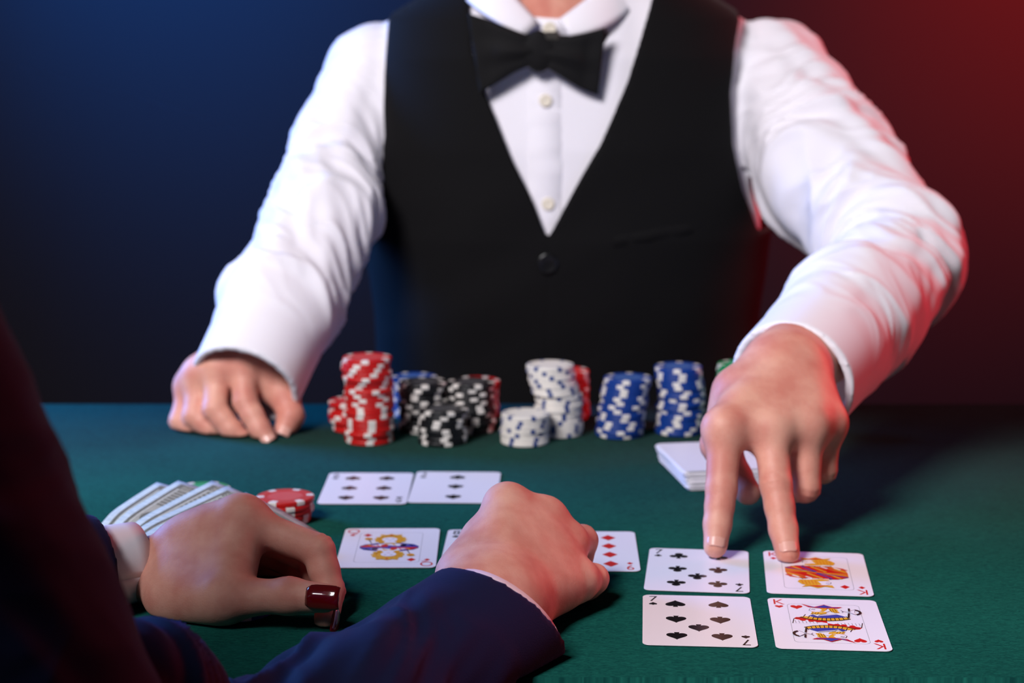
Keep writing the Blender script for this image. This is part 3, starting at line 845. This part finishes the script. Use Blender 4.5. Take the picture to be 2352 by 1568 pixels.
# z, centre x, half width, centre y, half depth of the dealer's trunk
TRUNK = table_fn([(-0.62, .048, .165, 1.76, .105), (-0.35, .048, .170, 1.755, .108), (-.05, .050, .168, 1.745, .104), (.06, .052, .173, 1.74, .108), (.14, .051, .181, 1.735, .110),
                  (.22, .051, .178, 1.735, .106), (.30, .051, .172, 1.735, .094), (.333, .050, .160, 1.735, .080), (.352, .050, .128, 1.733, .070),
                  (.37, .049, .096, 1.728, .064), (.39, .049, .070, 1.722, .060), (.41, .048, .058, 1.718, .058), (.47, .047, .055, 1.712, .057)])
def trunk_sdf(P, off=0.0):
    z = P[:, 2]
    cx, w_, cy, d_ = (TRUNK(z, k) for k in (1, 2, 3, 4))
    w_ = w_+off; d_ = d_+off
    p = 2.5
    x = np.abs((P[:, 0]-cx)/w_); y = np.abs((P[:, 1]-cy)/d_)
    r = (x**p+y**p)**(1/p)
    # gradient-normalised distance so that offsets stay even
    rr = np.maximum(r, 1e-6)
    gx = (x/rr)**(p-1)/w_; gy = (y/rr)**(p-1)/d_
    return (r-1)/np.sqrt(gx*gx+gy*gy+1e-9)*0.85

def head_nodes(c, yaw):
    cz, sz = math.cos(yaw), math.sin(yaw)
    R = lambda v: np.asarray(c)+np.array([v[0]*cz-v[1]*sz, v[0]*sz+v[1]*cz, v[2]])
    Rm = np.array([[cz, -sz, 0], [sz, cz, 0], [0, 0, 1]])
    E_ = lambda p, r: ell(R(p), r, Rm)
    face = [E_((0, 0.012, .035), (.074, .092, .085)), E_((0, -.028, -.035), (.058, .062, .078)), E_((0, -.055, -.095), (.030, .030, .022)),
            E_((.035, -.065, -.02), (.026, .024, .028)), E_((-.035, -.065, -.02), (.026, .024, .028)),
            E_((0, -.078, .035), (.052, .020, .022))]
    nose = [cone(R((0, -.088, .020)), R((0, -.112, -.022)), .007, .012), ball(R((.012, -.100, -.026)), .008), ball(R((-.012, -.100, -.026)), .008)]
    lips = [cone(R((-.020, -.082, -.055)), R((.020, -.082, -.055)), .006, .006), cone(R((-.018, -.084, -.052)), R((.018, -.084, -.052)), .006, .006)]
    ears = [E_((.076, .008, -.002), (.010, .020, .032)), E_((-.076, .008, -.002), (.010, .020, .032))]
    return U(.012, U(.022, *face), U(.006, *nose), U(.005, *lips), U(.008, *ears)), R, Rm

def finish(name, f, lo, hi, h, m, parent=None, extra=None, it=1):
    V, Q = polygonize(f, lo, hi, h)
    V = relax(V, Q, it, 0.4)
    if extra is not None:
        N = normals(V, Q); V = extra(V, N)
    return mesh_from(name, V, Q, m, parent)

# ---- dealer's body: one surface from head to fingertips
d_head, d_R, d_Rm = head_nodes((.045, 1.69, .53), 0.0)
dors_L = nrm(np.cross(DL_F[3][0]-DL_W, DL_F[0][0]-DL_W)); dors_L = dors_L if dors_L[1] < 0 else -dors_L
dors_R = nrm(np.cross(DR_F[3][0]-DR_W, DR_F[0][0]-DR_W)); dors_R = dors_R if dors_R[2] > 0 else -dors_R
n_DL = hand_nodes(DL_W, DL_F, DL_T, dors_L, 1.0, C_L*.55+E_L*.45, wr=.0285, wq=.74)
n_DR = hand_nodes(DR_W, DR_F, DR_T, dors_R, 1.0, C_R*.55+E_R*.45, wr=.025, wq=.74)
body = U(.03,
         U(.03, cone((.05, 1.745, -.55), (.05, 1.74, .18), .075, .080), cone((-.06, 1.74, .25), (.16, 1.74, .25), .045, .045),
           cone((.05, 1.73, .25), (.047, 1.70, .50), .055, .050), d_head),
         U(.02, cone(S_R, M_R, .034, .028), cone(M_R, E_R, .028, .030), cone(E_R, C_R*.6+E_R*.4, .030, .025)),
         U(.02, cone(S_L, M_L, .040, .036), cone(M_L, E_L, .036, .030), cone(E_L, C_L*.6+E_L*.4, .030, .026)))
body = U(.012, body, n_DL, n_DR)
body_post = lambda P, d: smax(d, 0.0012-P[:, 2]+100*(P[:, 1] > 1.6), .001) if False else np.where(P[:, 1] < 1.6, np.maximum(d, 0.0016-P[:, 2]), d)
dealer = finish('person', node_fn(body, body_post), (-.35, 1.08, -.64), (.45, 1.86, .72), .0018, M_skin,
                extra=lambda V, N: creases(creases(V, N, DL_F, DL_T, .0005), N, DR_F, DR_T, .0005))
tag(dealer, 'dealer in white shirt, black vest and bow tie, two fingers pressed on the cards', 'person')
for F_ in (DL_F, DR_F):
    dn = dors_L if F_ is DL_F else dors_R
    for i in range(2 if F_ is DL_F else 1):
        f = F_[i]; nn = nrm(2*f[2]-f[1]-f[3]+1e-9) if np.linalg.norm(2*f[2]-f[1]-f[3]) > .0015 else dn
        nail(dealer, f[2], f[3], nrm(np.array([0, -1, .75])), FR[i][3], .0122, .0124, M_nail, -.0022)
nail(dealer, DR_T[2], DR_T[3], nrm(np.array([.3, -.8, .6])), .0086, .011, .011, M_nail, .001)
def face_bits(parent, R, Rm, hair_fn, lo, hi):
    for sx in (-1, 1):
        bm = bmesh.new(); bmesh.ops.create_uvsphere(bm, u_segments=16, v_segments=10, radius=.0105); bmesh.ops.translate(bm, vec=R((sx*.031, -.0752, .012)), verts=bm.verts[:])
        e = bm_obj('eye', bm, M_eye, parent, True)
        bm = bmesh.new(); bmesh.ops.create_uvsphere(bm, u_segments=12, v_segments=8, radius=.0052); bmesh.ops.translate(bm, vec=R((sx*.031, -.0814, .012)), verts=bm.verts[:])
        bm_obj('iris', bm, M_iris, e, True)
    finish('hair', hair_fn, lo, hi, .004, M_hair, parent)
def dealer_hair(P):
    c = np.array([.045, 1.69, .53])
    v = (P-c-[0, .020, .045])/np.array([.084, .096, .088])
    d = (np.linalg.norm(v, axis=1)-1)*.084
    q = P-c
    cut = np.maximum(-(q[:, 1]+.055)-0.0*q[:, 2]+np.minimum(0, .06-q[:, 2])*1.2, -(q[:, 2]+.055-np.maximum(0, .02-q[:, 1])*1.0))
    return np.maximum(d, cut)*0.8
face_bits(dealer, d_R, d_Rm, dealer_hair, (-.08, 1.56, .41), (.17, 1.84, .72))

# ---- shirt: trunk and sleeves in one cloth, open cuffs
def shirt_fn(P):
    d = trunk_sdf(P)
    d = np.maximum(d, P[:, 2]-.385)
    nr = np.hypot(P[:, 0]-.047, P[:, 1]-1.712)
    d = np.maximum(d, -np.maximum(nr-.064, .312+.10*np.maximum(0, P[:, 1]-1.66)-P[:, 2]))
    c = (P.min(0)+P.max(0))/2; R = np.linalg.norm(P-c, axis=1).max()
    def arm(pts, rs, n_end, C, rin):
        nodes = [cone(a, b, r0, r1) for a, b, r0, r1 in zip(pts[:-1], pts[1:], rs[:-1], rs[1:])]
        e = sdf(U(.02, *nodes), P, c, R)
        if e is None: return None
        q = (P-C)@n_end; raw = e
        e = np.maximum(e, q)
        ax = nrm(pts[-1]-pts[-2]); t = (P-C)@ax
        return np.maximum(e, -np.maximum(raw+.0060, -(t+.03)))
    aR = arm([S_R, M_R, E_R, E_R*.5+C_R*.5, C_R+nrm(C_R-E_R)*.03], [.050, .039, .047, .0475, .0452], nrm(nrm(C_R-E_R)+np.array([0, -.1, 0])), C_R, .0370)
    aL = arm([S_L, M_L, E_L, E_L*.5+C_L*.5, C_L+nrm(C_L-E_L)*.03], [.055, .059, .047, .048, .0435], nrm(nrm(C_L-E_L)), C_L, .0370)
    if aR is not None: d = smin(d, aR, .012)
    if aL is not None: d = smin(d, aL, .012)
    return d
def L3(*p): return float(sum(np.linalg.norm(b-a) for a, b in zip(p[:-1], p[1:])))
def shirt_fold(V, N):
    elb = L3(S_R, M_R, E_R)
    V = folds(V, N, [S_R, M_R, E_R, C_R], elb+.020, .0085, .085, 3, 50, .0026)
    elb = L3(S_L, M_L, E_L)
    V = folds(V, N, [S_L, M_L, E_L, C_L], elb-.08, .0075, .15, 11, 46, .0026)
    tr = np.abs(trunk_sdf(V)) < .01
    nz = vnoise(np.c_[V[:, 0]*45, V[:, 1]*20, V[:, 2]*12], 5)
    V = V+N*(np.where(tr, .0012*nz, 0))[:, None]
    return V
shirt = finish('shirt', shirt_fn, (-.36, 1.19, -.62), (.46, 1.90, .42), .0024, M_shirt, dealer, shirt_fold)

VY = 1.632
def vx(px, py): p = at(px, py, VY); return p[0], p[2]
VL = np.array([vx(*p) for p in ((1060, -220), (1076, 0), (1086, 120), (1118, 222), (1182, 372), (1258, 533))])
VR = np.array([vx(*p) for p in ((1560, -220), (1502, 0), (1440, 190), (1378, 330), (1258, 533))])
AL = np.array([vx(*p)[::-1] for p in ((845, 520), (850, 420), (868, 300), (874, 180), (880, 40), (900, -80))])
AR = np.array([vx(*p)[::-1] for p in ((1752, 540), (1710, 440), (1690, 330), (1686, 220), (1700, 110), (1722, 30), (1700, -80))])
def vest_fn(P):
    x, y, z = P[:, 0], P[:, 1], P[:, 2]
    d = np.abs(trunk_sdf(P, .006))-.003
    xl = np.interp(z, VL[::-1, 1], VL[::-1, 0]); xr = np.interp(z, VR[::-1, 1], VR[::-1, 0])
    inV = np.minimum(x-xl, xr-x)*.8          # > 0 inside the opening
    vcut = np.where((y < TRUNK(z, 3)+.02) & (z > VL[-1, 1]), inV, -.05)
    back = np.where(y > TRUNK(z, 3), z-.375, -.05)
    la = np.interp(z, AL[:, 0], AL[:, 1], left=-9); ra = np.interp(z, AR[:, 0], AR[:, 1], left=9)
    arm = np.maximum(la-x, x-ra)*.8
    top = np.abs(x-.05)*0+z-.42
    d = smax(d, vcut, .002); d = np.maximum(d, back); d = smax(d, arm, .002); d = np.maximum(d, top)
    seam = np.exp(-((x-vx(1258, 600)[0]-.001)/.0012)**2)*(z < VL[-1, 1])*(y < TRUNK(z, 3))*.0012
    return d+seam
def vest_fold(V, N):
    x, z = V[:, 0], V[:, 2]
    a = vnoise(np.c_[x*9+z*6, V[:, 1]*5, z*22-x*10], 21); b = vnoise(np.c_[x*30, V[:, 1]*10, z*9], 22)
    return V+N*((.0022*a+.0008*b)*np.clip((.26-z)/.12, 0, 1))[:, None]
vest = finish('vest', vest_fn, (-.20, 1.58, -.60), (.30, 1.90, .44), .0026, M_vest, dealer, vest_fold)
def disc_button(parent, p, n, r, th, m, holes=True):
    n = nrm(n); u = nrm(np.cross(n, [0, 0, 1.0])); v_ = np.cross(n, u)
    prof = [(r*.6, 0), (r*.97, th*.25), (r, th*.6), (r*.9, th), (r*.72, th*.85), (r*.3, th*.75)]
    vv, ff = lathe(prof, 20)
    o = pydata('button', [p+u*x+v_*y+n*z for x, y, z in vv], ff, m, parent)
    return o
bn = np.array([0, -1, .05])
def on_front(px, py, off=0.0):
    """point on the chest seen through a pixel"""
    Y = 1.60
    for k in range(60):
        p = at(px, py, Y)
        if trunk_sdf(p[None], off)[0] < 0: break
        Y += .002
    return p
disc_button(vest, on_front(1258, 605, .009), bn, .0095, .003, M_button_b)
disc_button(vest, on_front(1262, 860, .009), bn, .0095, .003, M_button_b)
disc_button(shirt, on_front(1253, 231, .0028), bn, .0058, .002, M_button_w)
disc_button(shirt, on_front(1259, 468, .0028), bn, .0058, .002, M_button_w)
# shirt placket strip
def placket():
    v = []; f = []; n = 30
    for i in range(n+1):
        py = 100+460*i/n
        for px in (1212, 1216, 1288, 1292):
            p = on_front(px, py, .0005 if px in (1212, 1292) else .0022); v.append(p)
    for i in range(n):
        for j in range(3):
            q = i*4+j; f.append((q, q+1, q+5, q+4))
    return pydata('placket', v, f, M_shirt, shirt)
placket()
# welt pocket on the vest
def pocket():
    v = []; f = []; n = 10
    for i in range(n+1):
        px = 1410+190*i/n; py = 556-36*i/n
        for k, dy in enumerate((-15, -12, 12, 15)):
            v.append(on_front(px, py+dy, .0090 if k in (0, 3) else .0108))
    for i in range(n):
        for j in range(3):
            q = i*4+j; f.append((q, q+1, q+5, q+4))
    pydata('welt_pocket', v, f, M_vest, vest)
pocket()

# collar: stand and two turned-down leaves
def leaf(name, rows, m, parent, th=.0018):
    """thick sheet through rows of points"""
    R_ = [np.array(r) for r in rows]; nu, nv = len(R_), len(R_[0])
    G = np.array(R_)
    du = np.gradient(G, axis=0); dv = np.gradient(G, axis=1)
    Nn = np.cross(du, dv); Nn /= np.maximum(np.linalg.norm(Nn, axis=2, keepdims=True), 1e-9)
    v = list((G+Nn*th/2).reshape(-1, 3))+list((G-Nn*th/2).reshape(-1, 3)); S = nu*nv; f = []
    for i in range(nu-1):
        for j in range(nv-1):
            q = i*nv+j; f.append((q, q+1, q+nv+1, q+nv)); f.append((S+q, S+q+nv, S+q+nv+1, S+q+1))
    rim = [i*nv for i in range(nu)]+[(nu-1)*nv+j for j in range(1, nv)]+[i*nv+nv-1 for i in range(nu-2, -1, -1)]+[j for j in range(nv-2, 0, -1)]
    for k in range(len(rim)):
        a, b = rim[k], rim[(k+1) % len(rim)]; f.append((a, b, S+b, S+a))
    o = pydata(name, v, f, m, parent)
    bm = bmesh.new(); bm.from_mesh(o.data); bmesh.ops.recalc_face_normals(bm, faces=bm.faces[:]); bm.to_mesh(o.data); bm.free()
    o.data.polygons.foreach_set('use_smooth', [True]*len(o.data.polygons))
    return o
def lerp(a, b, t): return np.asarray(a)*(1-t)+np.asarray(b)*t
def bez(pts, n):
    out = []
    for i in range(n+1):
        q = [np.asarray(p, float) for p in pts]; t = i/n
        while len(q) > 1: q = [q[k]*(1-t)+q[k+1]*t for k in range(len(q)-1)]
        out.append(q[0])
    return out
neck = np.array([.047, 1.712])
def collar_leaf(inner_px, outer_px, side):
    inner = [at(*p) for p in inner_px]; outer = [at(*p) for p in outer_px]
    A = bez(inner, 12); B = bez(outer, 12)
    rows = []
    for t in np.linspace(0, 1, 7):
        rows.append([lerp(a, b, t)+np.array([0, -.0025*math.sin(PI*t), 0]) for a, b in zip(A, B)])
    leaf('collar', rows, M_shirt, shirt, .0022)
collar_leaf([(1236, 52, 1.640), (1180, -10, 1.648), (1120, -70, 1.67), (1110, -150, 1.74)],
            [(1203, 84, 1.632), (1135, 46, 1.628), (1092, 34, 1.636), (1000, -70, 1.73)], -1)
collar_leaf([(1284, 46, 1.640), (1350, -5, 1.648), (1430, -50, 1.67), (1450, -140, 1.74)],
            [(1308, 84, 1.632), (1370, 73, 1.630), (1440, 62, 1.640), (1520, -60, 1.72)], 1)
# collar stand round the neck with its button and clasp
rows = []
for k in range(9):
    z0 = .306+.0055*k
    rows.append([np.array([.047+.066*math.cos(a)*(1-.03*k/8), 1.709+.069*math.sin(a)*(1-.03*k/8), z0-.016*max(0, -math.sin(a))]) for a in np.linspace(-PI/2, 1.5*PI, 41)])
leaf('collar_stand', rows, M_shirt, shirt, .002)
disc_button(shirt, at(1262, 66, 1.6335), bn, .006, .002, M_button_w)

# ---- bow tie
bow = bpy.data.objects.new('bow_tie', None); COL.objects.link(bow); bow.parent = dealer
BY = 1.6265
def wing(top, bot, sgn):
    T = bez([at(x, y, BY) for x, y in top], 18); Bt = bez([at(x, y, BY) for x, y in bot], 18)
    v = []; f = []; nv = 20
    for side in (-1, 1):
        for i in range(19):
            u = i/18
            for j in range(nv+1):
                t = j/nv
                p = lerp(T[i], Bt[i], t)
                fat = .0050*math.sin(PI*min(1, u*1.2+.12))**.5*(math.sin(PI*t)**.5)*(1-.6*u**6)+.001
                pleat = .0026*math.cos(2*PI*(t-.5)*2.0)*(1-u)**.7*math.sin(PI*t)
                bow_fwd = -.006*u*(1-u)-.001*math.sin(PI*t)
                v.append(p+np.array([0, (fat+pleat)*(-1 if side > 0 else .6)+bow_fwd, 0]))
    S = 19*(nv+1)
    for i in range(18):
        for j in range(nv):
            q = i*(nv+1)+j; f.append((q, q+1, q+nv+2, q+nv+1)); f.append((S+q, S+q+nv+1, S+q+nv+2, S+q+1))
    rim = [i*(nv+1) for i in range(19)]+[18*(nv+1)+j for j in range(1, nv+1)]+[i*(nv+1)+nv for i in range(17, -1, -1)]+[j for j in range(nv-1, 0, -1)]
    for k in range(len(rim)):
        a, b = rim[k], rim[(k+1) % len(rim)]; f.append((a, b, S+b, S+a))
    o = pydata('bow_loop', v, f, M_tie, bow)
    bm = bmesh.new(); bm.from_mesh(o.data); bmesh.ops.recalc_face_normals(bm, faces=bm.faces[:]); bm.to_mesh(o.data); bm.free()
    o.data.polygons.foreach_set('use_smooth', [True]*len(o.data.polygons))
wing([(1225, 84), (1180, 70), (1130, 45), (1074, 30)], [(1225, 150), (1180, 160), (1150, 190), (1102, 212)], -1)
wing([(1245, 90), (1300, 84), (1340, 78), (1392, 62)], [(1245, 152), (1280, 165), (1320, 205), (1374, 218)], 1)
kn = cone(at(1236, 98, BY-.001), at(1237, 137, BY-.001), .0110, .0110, (0, 1, 0), .55)
finish('knot', node_fn(U(.002, kn, cone(at(1222, 118, BY-.001), at(1252, 118, BY-.001), .0115, .0115, (0, 1, 0), .55))), (.0, 1.58, .26), (.06, 1.65, .35), .0015, M_tie, bow)
rows = [[np.array([.047+(.068+.0015*(k == 1))*math.cos(a), 1.709+.0715*math.sin(a), .318+.007*k-.012*max(0, -math.sin(a))]) for a in np.linspace(0, 2*PI, 41)] for k in range(3)]
leaf('neck_band', rows, M_tie, bow, .0015)
bm = bmesh.new(); box_bm(bm, at(1268, 82, BY-.0045), (.012, .0025, .007), .0008)
bm_obj('clasp', bm, M_metal, bow)

# ------------------------------------------------------------------ the player (seen over the right shoulder)
PL_W = at(288, 1316, 1.054)
PL_F = [P3((553, 1196, 1.045), (731, 1264, 1.032), (758, 1357, 1.020), (750, 1424, 1.003)),
        P3((572, 1212, 1.066), (722, 1285, 1.062), (735, 1360, 1.050), (705, 1408, 1.040)),
        P3((570, 1240, 1.084), (690, 1300, 1.083), (695, 1365, 1.072), (660, 1402, 1.055)),
        P3((552, 1272, 1.100), (645, 1315, 1.100), (650, 1368, 1.090), (620, 1394, 1.075))]
PL_T = P3((402, 1362, 1.030), (508, 1374, 1.006), (664, 1368, .996), (746, 1373, .990))
PR_W = at(1140, 1385, .985)
PR_F = [P3((1165, 1165, 1.045)), P3((1247, 1196, 1.052)), P3((1300, 1250, 1.050)), P3((1326, 1334, 1.030))]
for i, (d1, d2, d3) in enumerate((((.012, .030, -.026), (-.004, -.004, -.022), (-.008, -.018, .004)), ((.014, .030, -.024), (-.006, -.006, -.018), (-.012, -.016, .002)),
                                  ((.0100, .024, -.005), (-.004, .002, -.020), (-.014, -.014, -.003)), ((.0100, .014, -.003), (-.004, .002, -.013), (-.014, -.008, .0)))):
    p = PR_F[i][0]
    for d in (d1, d2, d3): p = p+np.array(d); PR_F[i].append(np.array([p[0], p[1], max(p[2], .0095)]))
PR_T = P3((1075, 1325, 1.005), (1108, 1245, 1.035)); PR_T += [PR_T[1]+np.array([.012, .028, -.014]), PR_T[1]+np.array([.028, .042, -.020])]
dors_PL = np.array([-.12, -.35, .93]); dors_PR = nrm(np.cross(PR_F[0][0]-PR_W, PR_F[3][0]-PR_W)); dors_PR = dors_PR if dors_PR[2] > 0 else -dors_PR
PS_R = at(-490, 640, .62); PE_R = at(283, 2052, .755)
PCH = np.array([-.43, .56])                       # trunk centre
PS_L = np.array([-.61, .60, .255]); PE_L = np.array([-.445, .845, .045])
pw1 = lambda a, b, t: a*(1-t)+b*t
n_PL = hand_nodes(PL_W, PL_F, PL_T, dors_PL, .95, PL_W+(PE_L-PL_W)*.4, wr=.0165, wq=.90, thr=.50, palm_t=.72, kp=.013,
                  web=[cone(pw1(PL_T[0], PL_T[1], .25), PL_W+(PL_F[0][0]-PL_W)*.55, .0160, .0155), cone(pw1(PL_T[0], PL_T[1], .8), PL_W+(PL_F[0][0]-PL_W)*.8, .0125, .0135), cone(pw1(PL_T[1], PL_T[2], .22), pw1(PL_F[0][0], PL_F[0][1], .10), .0075, .0090), cone(pw1(PL_T[1], PL_T[2], .05), pw1(PL_F[0][0], PL_F[0][1], .0), .0085, .0100)])
n_PR = hand_nodes(PR_W, PR_F, PR_T, dors_PR, .95, fill=(0,), forearm= PR_W+(PE_R-PR_W)*.4, wr=.030, wq=.72)
p_head, p_R, p_Rm = head_nodes((-.388, .655, .505), PI)
pbody = U(.03, U(.03, cone((PCH[0], PCH[1], -.50), (PCH[0], PCH[1]+.01, .18), .07, .075), cone((-.52, .58, .24), (-.32, .58, .24), .042, .042),
                 cone((-.42, .58, .24), (-.39, .64, .45), .052, .045), p_head),
          U(.02, cone(PS_R, PE_R, .038, .030), cone(PE_R, PR_W, .030, .027)),
          U(.02, cone(PS_L, PE_L, .038, .030), cone(PE_L, PL_W+(PE_L-PL_W)*.3, .030, .026)))
pbody = U(.010, pbody, n_PL, n_PR)
pl_post = lambda P, d: np.where(P[:, 1] > .89, np.maximum(d, 0.0012-P[:, 2]), d)
player = finish('person', node_fn(pbody, pl_post), (-.70, .46, -.58), (.10, 1.16, .72), .0016, M_skin_w,
                extra=lambda V, N: creases(creases(V, N, PL_F, PL_T, .0005), N, PR_F, PR_T, .0003))
tag(player, 'player in a navy jacket seen over the right shoulder, dark red nails, one fist clenched', 'person')
nail(player, PL_T[2], PL_T[3], (0.02, -1, .38), .0092, .0135, .0150, M_nail_red, .006, 'long dark red thumbnail')
nail(player, PL_F[0][2], PL_F[0][3], (1, -.15, .1), .0072, .0120, .0115, M_nail_red, .0065, 'long dark red nail')
for i in (1, 2, 3): nail(player, PL_F[i][2], PL_F[i][3], (.9, .6, .1), FR[i][3]*.95, .011, .0105, M_nail_red, .004, 'long dark red nail')
def player_hair(P):
    c = np.array([-.388, .655, .505]); q = P-c
    v = (q-[0, -.018, .045])/np.array([.088, .100, .090]); d = (np.linalg.norm(v, axis=1)-1)*.088
    v2 = (q-[0, -.070, -.075])/np.array([.085, .045, .16]); d2 = (np.linalg.norm(v2, axis=1)-1)*.045
    d = smin(d, d2, .03)
    return np.maximum(d, q[:, 1]-.055+np.minimum(0, .06-q[:, 2])*1.2)*.8
face_bits(player, p_R, p_Rm, player_hair, (-.50, .43, .22), (-.25, .82, .70))

# jacket: trunk and sleeves in one cloth, and the shirt cuffs below them
PC_R = at(1150, 1418, .968); PC_L = at(222, 1310, 1.040)
axR = nrm(PC_R-PE_R); axL = nrm(PC_L-PE_L)
endR = nrm(axR+np.array([.05, .02, .58])); endL = nrm(axL+np.array([.25, 0, .05]))
def jacket_fn(P):
    c = (P.min(0)+P.max(0))/2; R = np.linalg.norm(P-c, axis=1).max()
    trunk = U(.05, cone((PCH[0], PCH[1], -.48), (PCH[0], PCH[1]+.01, .12), .125, .130, (0, 1, 0), .72), cone((PS_L[0]+.05, .585, .235), (PS_R[0]-.05, .585, .235), .062, .062),
              cone((-.42, .58, .27), (-.41, .60, .33), .075, .06))
    d = sdf(trunk, P, c, R)
    def arm(nodes, C, n_end, ax, rin):
        e = sdf(U(.018, *nodes), P, c, R)
        if e is None: return None
        v = P-C; t = v@ax; raw = e
        near = t > -.12
        e = np.where(near, np.maximum(e, v@n_end), e)
        return np.maximum(e, np.where(near, -np.maximum(raw+.0060, -(t+.03)), -9))
    mid = PE_R*.45+PC_R*.55
    aR = arm([ball(at(295, 1645, .80), .042), cone(PS_R, PE_R, .060, .050), cone(PE_R, mid, .050, .044), cone(mid, PC_R+axR*.03, .045, .0415, (-.1, -.3, 1), .90)], PC_R, endR, axR, .0335)
    aL = arm([cone(PS_L, PE_L, .062, .054), cone(PE_L, PC_L+axL*.03, .050, .0310)], PC_L, endL, axL, .0265)
    for e in (aR, aL):
        if e is not None: d = e if d is None else smin(d, e, .022)
    if d is None: d = np.full(len(P), CULL)
    d = np.where(P[:, 1] > TY0-.004, np.maximum(d, .0016-P[:, 2]), d)
    return d
def jacket_fold(V, N):
    elb = L3(PS_R, PE_R)
    W_ = folds(V, N, [PS_R, PE_R, PC_R], elb+.12, .0050, .14, 31, 34, .0024, .9)
    W_ = folds(W_, N, [PS_L, PE_L, PC_L], .33, .003, .08, 37, 40, .0012)
    W_[:, 2] = np.where((V[:, 1] > TY0-.004), np.maximum(W_[:, 2], .0014), W_[:, 2])
    return W_
jacket = finish('jacket', jacket_fn, (-.76, .42, -.56), (.09, 1.12, .40), .0026, M_suit, player, jacket_fold)
jacket['label'] = 'navy wool jacket'
def cuff(C, ax, n_end, r, length, back):
    u = nrm(np.cross(ax, [0, 0, 1.0])); v_ = np.cross(ax, u); rows = []
    for k in range(6):
        t = -back+(length+back)*k/5; ring = []
        for a in np.linspace(0, 2*PI, 41):
            p = C+u*r*math.cos(a)+v_*r*math.sin(a)+ax*t
            # slide along the axis onto the tilted end plane
            s = ((C+ax*t-p)@n_end)/(ax@n_end); p = p+ax*s
            p[2] = max(p[2], .0035)
            ring.append(p)
        rows.append(ring)
    return leaf('shirt_cuff', rows, M_shirt, player, .002)
cuff(PC_R, axR, endR, .0325, .0055, .03)
cuff(PC_L, axL, endL, .0246, .027, .02)
# sleeve button on the right cuff
for k in range(120):
    p = at(1224, 1553, .90+.001*k)
    if jacket_fn(p[None])[0] < .0005: break
disc_button(jacket, p, (.75, -.6, .15), .0062, .0022, M_metal)
# chips held under the left hand
hx, hy = on_table(578, 1440)[:2]
stack('blue', 0, 0, 1, 'the pair under the left palm', None, 50, pos=(hx-.010, hy+.026))
